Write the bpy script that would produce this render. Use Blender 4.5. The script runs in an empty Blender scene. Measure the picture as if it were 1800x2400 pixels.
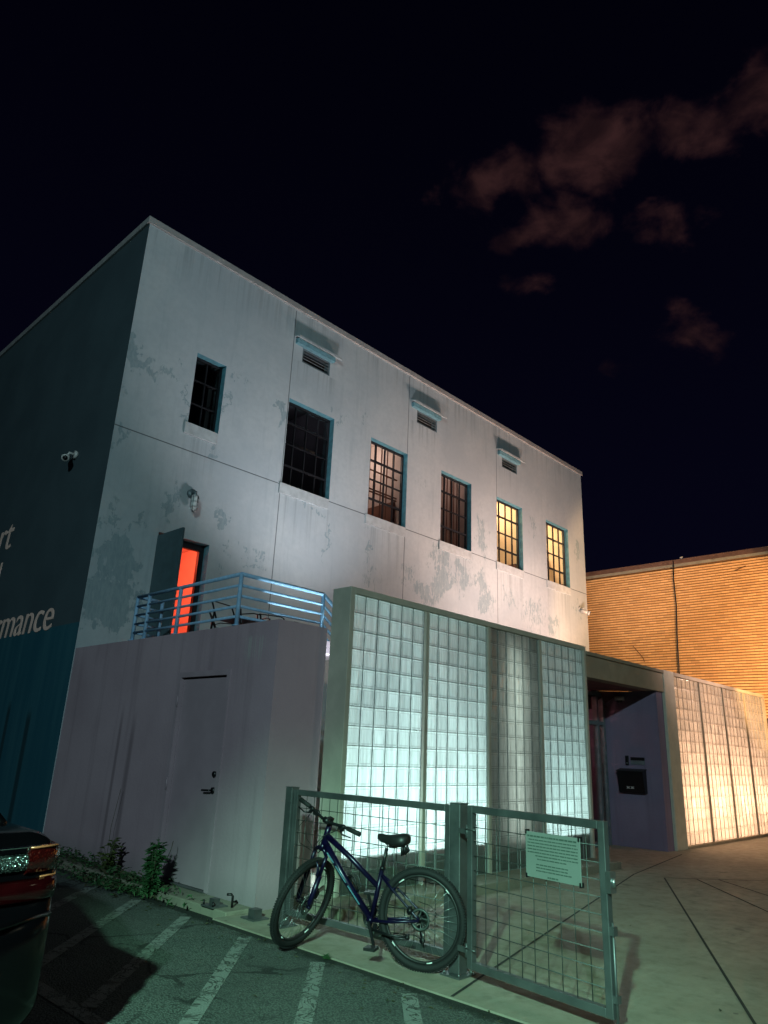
import bpy, bmesh, math, random
from math import sin, cos, pi, radians as R
from mathutils import Vector, Matrix
random.seed(7)
S = bpy.context.scene
COL = S.collection

# ------------------------------------------------------------------ helpers
class MB:
    """collects polygons, builds ONE mesh object"""
    def __init__(s): s.v = []; s.f = []; s.m = []; s.sm = []
    def add(s, verts, faces, mi=0, smooth=False):
        o = len(s.v); s.v += [tuple(p) for p in verts]
        for f in faces: s.f.append([o + i for i in f]); s.m.append(mi); s.sm.append(smooth)
        return s
    def quad(s, a, b, c, d, mi=0): return s.add([a, b, c, d], [(0, 1, 2, 3)], mi)
    def box(s, x0, x1, y0, y1, z0, z1, mi=0):
        v = [(x, y, z) for z in (z0, z1) for y in (y0, y1) for x in (x0, x1)]
        return s.add(v, [(0, 2, 3, 1), (4, 5, 7, 6), (0, 1, 5, 4), (2, 6, 7, 3), (0, 4, 6, 2), (1, 3, 7, 5)], mi)
    def obox(s, p, ax, ay, az, hx, hy, hz, mi=0):
        p = Vector(p); ax, ay, az = Vector(ax) * hx, Vector(ay) * hy, Vector(az) * hz
        v = [p + i * ax + j * ay + k * az for k in (-1, 1) for j in (-1, 1) for i in (-1, 1)]
        return s.add(v, [(0, 2, 3, 1), (4, 5, 7, 6), (0, 1, 5, 4), (2, 6, 7, 3), (0, 4, 6, 2), (1, 3, 7, 5)], mi)
    def bar(s, a, b, w, h=None, up=(0, 0, 1), mi=0):
        a, b = Vector(a), Vector(b); d = b - a; L = d.length; d.normalize()
        u = Vector(up); x = d.cross(u)
        if x.length < 1e-4: x = d.cross(Vector((1, 0, 0)))
        x.normalize(); z = x.cross(d)
        return s.obox((a + b) / 2, d, x, z, L / 2, w / 2, (h or w) / 2, mi)
    def tube(s, pts, r, n=8, mi=0, caps=True, closed=False):
        pts = [Vector(p) for p in pts]; N = len(pts)
        rs = r if isinstance(r, (list, tuple)) else [r] * N
        prev = None; vs = []; fs = []
        for i, p in enumerate(pts):
            if closed: d = pts[(i + 1) % N] - pts[i - 1]
            else: d = pts[min(i + 1, N - 1)] - pts[max(i - 1, 0)]
            d.normalize()
            if prev is None:
                x = d.cross(Vector((0, 0, 1)))
                if x.length < 1e-3: x = d.cross(Vector((1, 0, 0)))
            else: x = prev - d * prev.dot(d)
            x.normalize(); y = d.cross(x); prev = x
            for k in range(n):
                t = 2 * pi * k / n; vs.append(p + rs[i] * (cos(t) * x + sin(t) * y))
        M = N if closed else N - 1
        for i in range(M):
            j = (i + 1) % N
            for k in range(n):
                l = (k + 1) % n; fs.append((i * n + k, i * n + l, j * n + l, j * n + k))
        if caps and not closed: fs += [tuple(range(n))[::-1], tuple((N - 1) * n + k for k in range(n))]
        return s.add(vs, fs, mi, True)
    def ring(s, c, ax, R_, r, n=40, m=8, mi=0, sx=1.0):
        """torus round axis ax at c; sx flattens the section along the axis"""
        c = Vector(c); ax = Vector(ax).normalized(); u = ax.cross(Vector((0, 0, 1)))
        if u.length < 1e-3: u = ax.cross(Vector((1, 0, 0)))
        u.normalize(); w = ax.cross(u); vs = []; fs = []
        for i in range(n):
            t = 2 * pi * i / n; rad = cos(t) * u + sin(t) * w
            for k in range(m):
                q = 2 * pi * k / m; vs.append(c + rad * (R_ + r * cos(q)) + ax * (r * sx * sin(q)))
        for i in range(n):
            for k in range(m):
                j, l = (i + 1) % n, (k + 1) % m
                fs.append((i * m + k, j * m + k, j * m + l, i * m + l))
        return s.add(vs, fs, mi, True)
    def cyl(s, c, ax, r, h, n=20, mi=0, r2=None):
        c = Vector(c); ax = Vector(ax).normalized()
        return s.tube([c - ax * h / 2, c + ax * h / 2], [r, r if r2 is None else r2], n, mi)
    def loft(s, rings, mi=0, caps=True, smooth=True):
        n = len(rings[0]); vs = [p for r in rings for p in r]; fs = []
        for i in range(len(rings) - 1):
            for k in range(n):
                l = (k + 1) % n; fs.append((i * n + k, i * n + l, (i + 1) * n + l, (i + 1) * n + k))
        s.add(vs, fs, mi, smooth)
        if caps:
            s.add(rings[0], [tuple(range(n))[::-1]], mi); s.add(rings[-1], [tuple(range(n))], mi)
        return s
    def build(s, name, mats, parent=None, loc=None, bevel=0, fixn=False):
        me = bpy.data.meshes.new(name); me.from_pydata([tuple(v) for v in s.v], [], s.f)
        for m in (mats if isinstance(mats, (list, tuple)) else [mats]): me.materials.append(m)
        me.polygons.foreach_set('material_index', s.m); me.polygons.foreach_set('use_smooth', s.sm)
        me.update()
        if fixn:
            b = bmesh.new(); b.from_mesh(me); bmesh.ops.recalc_face_normals(b, faces=b.faces); b.to_mesh(me); b.free()
        o = bpy.data.objects.new(name, me); COL.objects.link(o)
        if parent is not None:
            o.parent = parent
            o.location = loc if loc is not None else -world_loc(parent) if parent.get('world') else (0, 0, 0)
            if parent.get('world') and parent.type == 'MESH' : o.location = (0, 0, 0)
        elif loc is not None: o.location = loc
        if bevel:
            md = o.modifiers.new('bevel', 'BEVEL'); md.width = bevel; md.segments = 2; md.limit_method = 'ANGLE'
        if parent is not None and parent.get('world'): o['world'] = 1
        return o
def world_loc(o): return Vector(o.location)

def tag(o, label, cat, group=None, kind=None):
    o['label'] = label; o['category'] = cat
    if group: o['group'] = group
    if kind: o['kind'] = kind
    return o
def thing(name, label, cat, loc=(0, 0, 0), rotz=0, group=None, world=True):
    o = bpy.data.objects.new(name, None); COL.objects.link(o); o.location = loc; o.rotation_euler = (0, 0, rotz)
    o.empty_display_size = .2
    if world: o['world'] = 1
    return tag(o, label, cat, group)
def structure(o, label=None):
    o['kind'] = 'structure'
    if label: o['label'] = label
    return o
def copy_tree(o, parent=None):
    c = o.copy(); COL.objects.link(c)
    if parent is not None: c.parent = parent
    for ch in list(o.children): copy_tree(ch, c)
    return c

# ------------------------------------------------------------------ node DSL
class X:
    def __init__(s, nt, sock): s.nt = nt; s.s = sock
    def _m(s, op, *a):
        n = s.nt.nodes.new('ShaderNodeMath'); n.operation = op
        for i, v in enumerate((s,) + a):
            if isinstance(v, X): s.nt.links.new(v.s, n.inputs[i])
            else: n.inputs[i].default_value = v
        return X(s.nt, n.outputs[0])
    def __add__(s, o): return s._m('ADD', o)
    __radd__ = __add__
    def __sub__(s, o): return s._m('SUBTRACT', o)
    def __rsub__(s, o): return s._m('MULTIPLY', -1.0)._m('ADD', o)
    def __mul__(s, o): return s._m('MULTIPLY', o)
    __rmul__ = __mul__
    def __truediv__(s, o): return s._m('DIVIDE', o)
    def abs(s): return s._m('ABSOLUTE')
    def max(s, o): return s._m('MAXIMUM', o)
    def min(s, o): return s._m('MINIMUM', o)
    def lt(s, o): return s._m('LESS_THAN', o)
    def gt(s, o): return s._m('GREATER_THAN', o)
    def pow(s, o): return s._m('POWER', o)
    def sqrt(s): return s._m('SQRT')
    def sin(s): return s._m('SINE')
    def frac(s): return s._m('FRACT')
    def ramp(s, a, b, lo=0.0, hi=1.0, smooth=True):
        n = s.nt.nodes.new('ShaderNodeMapRange'); n.interpolation_type = 'SMOOTHSTEP' if smooth else 'LINEAR'
        s.nt.links.new(s.s, n.inputs[0])
        for i, v in enumerate((a, b, lo, hi)): n.inputs[i + 1].default_value = v
        return X(s.nt, n.outputs[0])
class G:
    """material builder"""
    def __init__(s, name):
        s.mat = bpy.data.materials.new(name); s.mat.use_nodes = True; s.nt = s.mat.node_tree; s.nt.nodes.clear()
        s.out = s.nt.nodes.new('ShaderNodeOutputMaterial')
        tc = s.nt.nodes.new('ShaderNodeTexCoord'); s.obj = tc.outputs['Object']
        sp = s.nt.nodes.new('ShaderNodeSeparateXYZ'); s.nt.links.new(s.obj, sp.inputs[0])
        s.x, s.y, s.z = (X(s.nt, sp.outputs[i]) for i in range(3))
    def vec(s, sx=1, sy=1, sz=1, off=(0, 0, 0)):
        n = s.nt.nodes.new('ShaderNodeMapping'); n.inputs['Scale'].default_value = (sx, sy, sz); n.inputs['Location'].default_value = off
        s.nt.links.new(s.obj, n.inputs[0]); return n.outputs[0]
    def noise(s, scale, detail=4, rough=.55, sv=(1, 1, 1), off=(0, 0, 0), dist=0):
        n = s.nt.nodes.new('ShaderNodeTexNoise'); s.nt.links.new(s.vec(*sv, off), n.inputs['Vector'])
        n.inputs['Scale'].default_value = scale; n.inputs['Detail'].default_value = detail; n.inputs['Roughness'].default_value = rough
        n.inputs['Distortion'].default_value = dist
        return X(s.nt, n.outputs['Fac'])
    def voro(s, scale, sv=(1, 1, 1), out='Distance'):
        n = s.nt.nodes.new('ShaderNodeTexVoronoi'); s.nt.links.new(s.vec(*sv), n.inputs['Vector']); n.inputs['Scale'].default_value = scale
        return X(s.nt, n.outputs[out])
    def mix(s, f, a, b):
        n = s.nt.nodes.new('ShaderNodeMix'); n.data_type = 'RGBA'
        for i, v in ((0, f), (6, a), (7, b)):
            if isinstance(v, X): s.nt.links.new(v.s, n.inputs[i])
            elif isinstance(v, (int, float)): n.inputs[i].default_value = v
            else: n.inputs[i].default_value = (*v[:3], 1)
        return X(s.nt, n.outputs[2])
    def bump(s, hgt, strength=.3, dist=.01):
        n = s.nt.nodes.new('ShaderNodeBump'); s.nt.links.new(hgt.s, n.inputs['Height'])
        n.inputs['Strength'].default_value = strength; n.inputs['Distance'].default_value = dist
        return n.outputs[0]
    def bsdf(s, color, rough=.7, metal=0.0, normal=None, spec=.5, **kw):
        n = s.nt.nodes.new('ShaderNodeBsdfPrincipled')
        for k, v in dict({'Base Color': color, 'Roughness': rough, 'Metallic': metal, 'Specular IOR Level': spec}, **kw).items():
            if isinstance(v, X): s.nt.links.new(v.s, n.inputs[k])
            elif isinstance(v, (int, float)): n.inputs[k].default_value = v
            else: n.inputs[k].default_value = (*v[:3], 1)
        if normal: s.nt.links.new(normal, n.inputs['Normal'])
        s.nt.links.new(n.outputs[0], s.out.inputs[0]); s.node = n
        return s.mat
def simple(name, c, rough=.6, metal=0., var=.12, scale=6., bump=.0, spec=.5):
    g = G(name); n = g.noise(scale, 5)
    col = g.mix(n.ramp(.3, .7), tuple(k * (1 - var) for k in c), tuple(min(1, k * (1 + var)) for k in c))
    nb = g.bump(g.noise(scale * 8, 3), bump, .004) if bump else None
    return g.bsdf(col, rough, metal, nb, spec)

# ------------------------------------------------------------------ materials
def facade_mat():
    g = G('painted_stucco')
    big = g.noise(.55, 5, .6, off=(3, 0, 1)); fine = g.noise(9, 5, .65)
    base = g.mix(big.ramp(.3, .7), (.40, .445, .475), (.50, .535, .55))
    base = g.mix(fine.ramp(.35, .75, 0, .35), base, (.36, .40, .43))
    strk = g.noise(1.0, 5, .7, sv=(5, 5, .45))
    base = g.mix(strk.ramp(.52, .75, 0, .4), base, (.30, .35, .385))
    # worn places: (x, z, rx, rz, strength)
    B = [(5.2, 4.55, .45, .55, .30), (5.25, 3.65, .55, .55, .42), (5.25, 4.15, .5, .2, .22), (5.5, 5.1, .15, .22, .2), (5.05, 5.1, .3, .15, .22),
         (4.98, 8.2, .3, .5, .30), (5.35, 8.05, .3, .35, .20), (5.7, 8.15, .25, .3, .16), (4.95, 6.5, .16, .28, .24), (4.9, 7.6, .15, .3, .16),
         (6.74, 6.85, .14, .22, .26), (8.33, 8.3, .13, .42, .25), (7.2, 8.68, .4, .12, .14), (5.87, 8.8, .2, .15, .14), (6.08, 7.7, .05, .5, .28), (7.02, 8.05, .05, .4, .28),
         (6.17, 5.75, .16, .55, .24), (7.08, 5.48, .14, .2, .27), (7.55, 5.2, .12, .25, .2), (7.96, 5.25, .18, .16, .2), (8.05, 4.95, .25, .16, .2), (7.4, 4.9, .15, .2, .18),
         (9.9, 5.75, .13, .5, .28), (11.16, 6.0, .10, .45, .25), (9.52, 6.47, .25, .12, .22), (9.14, 6.56, .12, .12, .2), (10.1, 8.88, .2, .14, .2), (10.9, 9.1, .12, .25, .2),
         (14.0, 6.25, .5, .45, .24), (13.5, 6.4, .3, .4, .2), (14.8, 6.05, .5, .5, .25), (13.9, 5.65, .7, .45, .25), (15.55, 6.0, .5, .5, .25), (15.85, 5.5, .6, .5, .24),
         (13.3, 5.2, .6, .4, .22), (15.6, 7.4, .3, .9, .22), (15.6, 8.3, .3, .3, .12), (17.0, 5.9, .6, .6, .15), (18.3, 8.3, .35, .7, .17), (18.2, 5.6, .9, .7, .19), (19.2, 5.4, .35, .5, .25),
         (21.05, 8.15, .2, .5, .28), (20.9, 6.2, .4, .5, .17), (12.6, 5.6, .5, .5, .16), (11.3, 5.3, .3, .5, .14), (19.0, 7.6, .3, .5, .12), (13.0, 8.2, .2, .5, .12)]
    m = None; gx = g.x + (g.noise(2.6, 4, .6, off=(1, 2, 3)) - .5) * 1.5; gz = g.z + (g.noise(2.6, 4, .6, off=(7, 4, 9)) - .5) * 1.7
    for (cx, cz, rx, rz, st) in B:
        d = (((gx - cx) / rx).pow(2.0) + ((gz - cz) / rz).pow(2.0)).sqrt()
        t = d.ramp(1.45, .2, 0, st * 1.06); m = t if m is None else m.max(t)
    n0 = g.noise(4.0, 8, .72, sv=(1.4, 1, .7), dist=.5); n3 = g.noise(8.5, 7, .72, sv=(1.9, 1, .62), dist=.9); n1 = n0 + (n3 - n0) * g.x.ramp(5.6, 7.2, .25, 1); n2 = g.noise(1.0, 6, .7, sv=(24, 1, 6))
    n4 = g.noise(1.0, 7, .72, sv=(13, 1, 3.0), off=(2, 0, 5), dist=.3)
    wear = (n1 * .46 + n2 * .17 + n4 * .37 + m * .82).ramp(.635, .672)
    drip = None
    for (a, b, c, d) in ((6.1, 6.95, 7.05, 1.0), (8.45, 9.95, 6.53, 1.2), (11.0, 12.5, 6.5, 1.3), (13.7, 15.2, 6.5, 1.2), (16.3, 17.8, 6.5, 1.3), (19.0, 20.5, 6.5, 1.2), (8.5, 9.9, 9.75, .7), (12.45, 13.8, 9.75, .7), (16.4, 17.7, 9.75, .7), (4.9, 21.4, 10.98, .9)):
        t = g.x.ramp(a, a + .1) * g.x.ramp(b, b - .1) * g.z.ramp(c - d, c, 0, 1, False) * (g.z.lt(c)); drip = t if drip is None else drip.max(t)
    ds = g.noise(1.0, 4, .6, sv=(11, 1, .22), off=(7, 0, 2)); base = g.mix(drip * ds.ramp(.47, .66) * .5, base, (.22, .25, .265))
    base = g.mix(wear * .64, base, g.mix(n2.ramp(.35, .65), (.16, .245, .275), (.27, .345, .37)))
    j = None
    for xx in (8.505, 12.41, 16.36):
        t = (g.x - xx).abs().ramp(.006, .014, 1, 0); j = t if j is None else j.max(t)
    j = j.max((g.z - 6.74).abs().ramp(.006, .014, 1, 0))
    j = j * (g.z.lt(10.97))
    base = g.mix(j * .8, base, (.05, .06, .07))
    hgt = g.noise(30, 5, .6) * .4 + wear * -.4 + j * -2.0 + g.noise(4, 4) * .5
    return g.bsdf(base, .85, 0, g.bump(hgt, .35, .01), .25)
def side_mat():
    g = G('mural_paint')
    n = g.noise(.8, 5); up = g.mix(n.ramp(.3, .7), (.052, .078, .092), (.066, .097, .112))
    st = g.noise(1.0, 4, .6, sv=(3, 3, .25))
    lo = g.mix(st.ramp(.4, .7), (.014, .088, .125), (.028, .115, .15))
    for (yy, w, z1) in ((12.62, .13, 2.0), (13.55, .10, 2.15)):     # blurred upright shadows painted into the teal wall colour
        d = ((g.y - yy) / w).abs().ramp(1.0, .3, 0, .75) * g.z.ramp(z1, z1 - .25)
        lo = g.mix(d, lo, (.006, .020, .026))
    c = g.mix(g.z.gt(3.285), lo, up)
    return g.bsdf(c, .8, 0, g.bump(g.noise(25, 4), .3, .01), .3)
def purple_mat(name, a, b, streaks=True):
    g = G(name); n = g.noise(.9, 5); c = g.mix(n.ramp(.3, .7), a, b)
    st = g.noise(1.2, 4, .65, sv=(4, 4, .22))
    c = g.mix(st.ramp(.5, .8, 0, .5), c, tuple(k * .62 for k in a))
    if streaks:
        for (yy, w, z1) in ((9.15, .07, 2.0), (9.5, .05, 2.1), (7.9, .05, 1.6)):
            d = ((g.y + (g.z * .02) - yy) / w).abs().ramp(1.2, .2, 0, .65) * g.z.ramp(z1, z1 - .5)
            c = g.mix(d, c, tuple(k * .45 for k in a))
        d = ((g.y - 6.62) / .22).abs().ramp(1.0, .6, 0, 1) * g.z.ramp(2.35, 2.55) * g.z.ramp(2.74, 2.68) * g.noise(3, 2, .5, sv=(14, 14, .3)).ramp(.45, .6)
        c = g.mix(d * .5, c, (.42, .42, .40))
        c = g.mix(g.z.ramp(.35, .0, 0, .45), c, (.16, .155, .16))    # splashed dirt above the ground
    return g.bsdf(c, .75, 0, g.bump(g.noise(28, 4), .35, .008), .3)
def concrete_mat(name, a, b):
    g = G(name); n = g.noise(.7, 6, .62); c = g.mix(n.ramp(.3, .7), a, b)
    n2 = g.noise(6, 6, .7); c = g.mix(n2.ramp(.45, .75, 0, .45), c, tuple(k * .6 for k in a))
    wv = g.noise(1.6, 5, .6, sv=(.5, 2.2, 1), dist=1.2); c = g.mix(wv.ramp(.5, .72, 0, .35), c, tuple(k * 1.35 for k in b))
    sp = g.noise(2.6, 2, .5, off=(5, 2, 0)); c = g.mix(sp.ramp(.68, .74, 0, .5), c, tuple(k * .4 for k in a))
    gum = g.voro(2.6, out='Distance').ramp(.035, .055, 1, 0); c = g.mix(gum * .55, c, (.05, .048, .042))
    h = g.noise(40, 5, .7) + g.noise(3, 3) * .6
    return g.bsdf(c, n2.ramp(.3, .7, .55, .8), 0, g.bump(h, .4, .008), .4)
def asphalt_mat():
    g = G('asphalt'); v = g.voro(75); n = g.noise(1.2, 6, .65); n3 = g.noise(60, 3, .7)
    c = g.mix(v.ramp(.2, .75), (.155, .175, .16), (.058, .068, .062))
    c = g.mix(n.ramp(.35, .7, 0, .6), c, (.065, .07, .068))
    c = g.mix(n3.ramp(.62, .72, 0, .8), c, (.26, .27, .25))
    ve = g.nt.nodes.new('ShaderNodeTexVoronoi'); ve.feature = 'DISTANCE_TO_EDGE'; ve.inputs['Scale'].default_value = .62
    wn = g.nt.nodes.new('ShaderNodeTexNoise'); g.nt.links.new(g.obj, wn.inputs['Vector']); wn.inputs['Scale'].default_value = 2.2; wn.inputs['Detail'].default_value = 5
    av = g.nt.nodes.new('ShaderNodeVectorMath'); av.operation = 'ADD'; sc_ = g.nt.nodes.new('ShaderNodeVectorMath'); sc_.operation = 'SCALE'; sc_.inputs['Scale'].default_value = .55
    g.nt.links.new(wn.outputs['Color'], sc_.inputs[0]); g.nt.links.new(g.obj, av.inputs[0]); g.nt.links.new(sc_.outputs[0], av.inputs[1]); g.nt.links.new(av.outputs[0], ve.inputs['Vector'])
    ck = X(g.nt, ve.outputs['Distance']).ramp(.006, .016, 1, 0) * g.noise(.9, 3, .6, off=(4, 4, 0)).ramp(.46, .56)
    c = g.mix(ck * .8, c, (.018, .02, .019))
    c = g.mix(g.noise(1.9, 3, .5, off=(1, 7, 0)).ramp(.66, .74, 0, .55), c, (.03, .032, .03))
    dirt = g.x.ramp(4.14, 4.30) * (g.noise(6, 6, .7) + g.x.ramp(4.26, 4.35) * .35).ramp(.42, .56)
    c = g.mix(dirt * .85, c, (.010, .013, .010))
    h = (v * -1.0) + n3 * .5
    return g.bsdf(c, .8, 0, g.bump(h, .8, .012), .35)
def line_mat():
    g = G('worn_line_paint'); n = g.noise(5, 6, .75); v = g.voro(75)
    c = g.mix(n.ramp(.52, .62), (.23, .245, .23), (.09, .095, .09))
    cr = (g.noise(3.5, 3, .6, dist=2.5) - .5).abs().ramp(.012, .03, 1, 0); c = g.mix(cr, c, (.05, .055, .05))
    c = g.mix(v.ramp(.0, .5, .35, 0), c, (.12, .13, .12))
    return g.bsdf(c, .75, 0, g.bump(v * -1.0, .5, .008), .3)
def glass_block_mat(name, tint, seed):
    g = G(name)
    wv = g.noise(1.0, 3, .6, sv=(22, 3, 1.3), off=(seed, 0, 0)); cell = g.noise(2.4, 1, .5, off=(seed, 3, 1)); rip = g.noise(1, 2, .5, sv=(48, 4, 5), off=(seed, 1, 2))
    an_ = g.nt.nodes.new('ShaderNodeAttribute'); an_.attribute_name = 'block'; sp_ = g.nt.nodes.new('ShaderNodeSeparateXYZ'); g.nt.links.new(an_.outputs['Vector'], sp_.inputs[0])
    bu, bv, br = (X(g.nt, sp_.outputs[i]) for i in range(3))
    eu = (bu - .5).abs(); ev = (bv - .5).abs(); e = eu.max(ev)
    seam = e.ramp(.33, .37) * e.ramp(.42, .38) * .38 + eu.ramp(.36, .46) * .22
    lens = (1.0 - seam) * (br * .34 + .74) * (bv.ramp(.80, .93) * .22 + 1.0)
    nrm = g.bump(wv * 1.0 + rip * .3, .55, .05)
    tr = g.nt.nodes.new('ShaderNodeBsdfTranslucent'); gl = g.nt.nodes.new('ShaderNodeBsdfGlossy'); df = g.nt.nodes.new('ShaderNodeBsdfDiffuse')
    c = g.mix(wv.ramp(.3, .72), tuple(k * .72 for k in tint), tint); c = g.mix(1.0 - lens.min(1.0), c, (.04, .05, .045)); c = g.mix(cell.ramp(.35, .65, 0, .35), c, tuple(k * .7 for k in tint))
    g.nt.links.new(c.s, tr.inputs[0]); gl.inputs['Roughness'].default_value = .16; gl.inputs[0].default_value = (.8, .85, .82, 1)
    df.inputs[0].default_value = (.30, .34, .32, 1)
    for n in (tr, gl): g.nt.links.new(nrm, n.inputs['Normal'])
    m1 = g.nt.nodes.new('ShaderNodeMixShader'); m1.inputs[0].default_value = .22
    g.nt.links.new(tr.outputs[0], m1.inputs[1]); g.nt.links.new(df.outputs[0], m1.inputs[2])
    lw = g.nt.nodes.new('ShaderNodeFresnel'); lw.inputs[0].default_value = 1.45; g.nt.links.new(nrm, lw.inputs[1])
    m2 = g.nt.nodes.new('ShaderNodeMixShader'); g.nt.links.new(lw.outputs[0], m2.inputs[0])
    g.nt.links.new(m1.outputs[0], m2.inputs[1]); g.nt.links.new(gl.outputs[0], m2.inputs[2])
    g.nt.links.new(m2.outputs[0], g.out.inputs[0]); return g.mat
def pane_mat(name, tint=(.9, .93, .92), refl=(1, 1, 1)):
    g = G(name); tr = g.nt.nodes.new('ShaderNodeBsdfTransparent'); tr.inputs[0].default_value = (*tint, 1)
    gl = g.nt.nodes.new('ShaderNodeBsdfGlossy'); gl.inputs['Roughness'].default_value = .04; gl.inputs[0].default_value = (*refl, 1)
    fr = g.nt.nodes.new('ShaderNodeFresnel'); fr.inputs[0].default_value = 1.45
    m = g.nt.nodes.new('ShaderNodeMixShader'); g.nt.links.new(fr.outputs[0], m.inputs[0])
    g.nt.links.new(tr.outputs[0], m.inputs[1]); g.nt.links.new(gl.outputs[0], m.inputs[2]); g.nt.links.new(m.outputs[0], g.out.inputs[0])
    return g.mat
def brick_mat():
    g = G('tan_brick'); row = (g.z / .08)._m('FLOOR')
    cb = g.nt.nodes.new('ShaderNodeCombineXYZ'); g.nt.links.new((g.y / .24 + row * .5)._m('FLOOR').s, cb.inputs[0]); g.nt.links.new(row.s, cb.inputs[1])
    wn = g.nt.nodes.new('ShaderNodeTexWhiteNoise'); g.nt.links.new(cb.outputs[0], wn.inputs[0]); r = X(g.nt, wn.outputs[0])
    c = g.mix(r, (.64, .36, .15), (.82, .49, .22)); c = g.mix(g.noise(.5, 5, .6).ramp(.35, .7, 0, .5), c, (.60, .34, .155))
    c = g.mix(r.gt(.95) * .45, c, (.34, .19, .09))
    c = g.mix(g.noise(3, 6, .7).ramp(.58, .72, 0, .5), c, (.40, .23, .11))
    pj = ((g.y / .24 + row * .5).frac() - .5).abs().gt(.475); c = g.mix(pj * .5, c, (.36, .22, .12))
    return g.bsdf(c, .85, 0, g.bump(g.noise(30, 4) + r * .6, .6, .012), .2)
def galv_mat():
    g = G('galvanised_steel'); v = g.voro(26, out='Color'); n = g.noise(3, 5, .6)
    c = g.mix(n.ramp(.3, .7), (.125, .132, .14), (.195, .205, .212)); c = g.mix(v.ramp(.2, .8, 0, .3), c, (.19, .20, .20))
    return g.bsdf(c, n.ramp(.3, .7, .38, .55), .75, None, .5)
def leaf_mat(name, a, b):
    g = G(name); n = g.noise(9, 3); return g.bsdf(g.mix(n.ramp(.3, .7), a, b), .6, 0, None, .4)

M = dict(
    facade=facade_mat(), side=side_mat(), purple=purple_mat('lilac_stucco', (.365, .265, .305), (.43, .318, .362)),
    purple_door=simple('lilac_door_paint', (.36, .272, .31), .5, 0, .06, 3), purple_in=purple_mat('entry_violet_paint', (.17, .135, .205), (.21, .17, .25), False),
    reveal=simple('teal_reveal_paint', (.10, .27, .33), .6, 0, .2, 8), coping=simple('coping_metal', (.42, .40, .39), .45, .2, .12, 4), sill=simple('sill_paint', (.43, .46, .47), .8, 0, .12, 6),
    steel_dark=simple('dark_window_steel', (.018, .018, .022), .5, .3, .2, 10), pane=pane_mat('window_glass'), louvre=simple('grey_louvre', (.16, .20, .22), .5, .3, .2, 8),
    awning=simple('teal_hood_paint', (.16, .34, .40), .5, .1, .2, 10), hoodtop=simple('pale_hood_edge', (.48, .52, .53), .5, .2, .15, 10),
    rail=simple('sky_blue_rail_paint', (.25, .43, .62), .6, .0, .12, 14), sage=simple('sage_frame_paint', (.45, .445, .36), .55, .05, .08, 5), mortar=simple('block_mortar', (.26, .31, .29), .9, 0, .2, 20), mortar_tan=simple('tan_block_mortar', (.46, .36, .26), .9, 0, .2, 20),
    gb_cool=glass_block_mat('cool_glass_block', (.80, .92, .88), 0.), gb_warm=glass_block_mat('warm_glass_block', (.93, .84, .72), 9.),
    conc=concrete_mat('plaza_concrete', (.26, .232, .18), (.33, .297, .235)), kerb=concrete_mat('kerb_concrete', (.20, .185, .145), (.26, .245, .19)), joint=simple('joint_filler', (.025, .025, .022), .9, 0, .2, 20),
    asphalt=asphalt_mat(), line=line_mat(), brick=brick_mat(), brickgap=simple('raked_mortar', (.17, .085, .036), .95, 0, .2, 20), browncap=simple('brown_coping', (.11, .06, .045), .6, .1, .2, 5),
    darkwall=simple('dark_brown_wall', (.05, .03, .028), .8, 0, .2, 5), galv=galv_mat(), wire=simple('mesh_wire_steel', (.10, .115, .11), .5, .6, .2, 20),
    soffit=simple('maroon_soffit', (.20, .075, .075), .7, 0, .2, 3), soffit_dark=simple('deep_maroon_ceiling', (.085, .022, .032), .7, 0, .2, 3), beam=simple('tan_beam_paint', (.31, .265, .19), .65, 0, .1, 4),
    black=simple('black_metal', (.008, .008, .010), .4, .2, .2, 10), rubber=simple('tyre_rubber', (.007, .007, .008), .75, 0, .2, 60, .3), blackpl=simple('black_plastic', (.014, .014, .015), .45, 0, .2, 30),
    bluepaint=simple('indigo_frame_paint', (.005, .003, .026), .30, .25, .15, 12), tealdecal=simple('pale_teal_decal', (.12, .28, .36), .4, 0, .2, 16), alu=simple('alloy', (.42, .43, .44), .32, .9, .1, 12), white=simple('white_paint', (.75, .76, .75), .5, 0, .05, 6),
    letter=simple('letter_paint', (.95, .62, .53), .7, 0, .08, 3), signboard=simple('pale_sign_board', (.20, .225, .21), .5, 0, .05, 5), signtext=simple('sign_print', (.06, .09, .075), .6, 0, .1, 20), camwhite=simple('camera_housing', (.62, .60, .58), .4, 0, .1, 6),
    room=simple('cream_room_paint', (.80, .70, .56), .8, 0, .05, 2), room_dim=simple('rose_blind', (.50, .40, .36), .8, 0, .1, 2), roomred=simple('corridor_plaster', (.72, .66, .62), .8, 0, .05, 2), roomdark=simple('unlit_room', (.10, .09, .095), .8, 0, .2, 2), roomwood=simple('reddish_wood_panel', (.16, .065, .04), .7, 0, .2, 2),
    doorteal=simple('dark_teal_door', (.055, .10, .115), .5, .1, .12, 6), soil=concrete_mat('planting_soil', (.05, .055, .035), (.085, .09, .055)), leafa=leaf_mat('leaf_dark', (.020, .075, .026), (.05, .13, .045)), leafb=leaf_mat('leaf_olive', (.06, .09, .022), (.10, .13, .04)), litter=leaf_mat('dry_leaf', (.07, .055, .03), (.05, .075, .035)),
    cred=simple('dark_car_paint', (.002, .0016, .0024), .18, .1, .1, 3, 0, .35), cglass=simple('tinted_car_glass', (.008, .010, .012), .05, 0, .1, 3, 0, .8), chrome=simple('chrome_trim', (.65, .65, .65), .12, 1, .05, 8))
def lens_mat():
    g = G('red_tail_lens'); n = g.voro(70)
    return g.bsdf(g.mix(n.ramp(.1, .5), (.075, .005, .004), (.03, .002, .002)), .08, .1, g.bump(n, .35, .004), .8)
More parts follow.
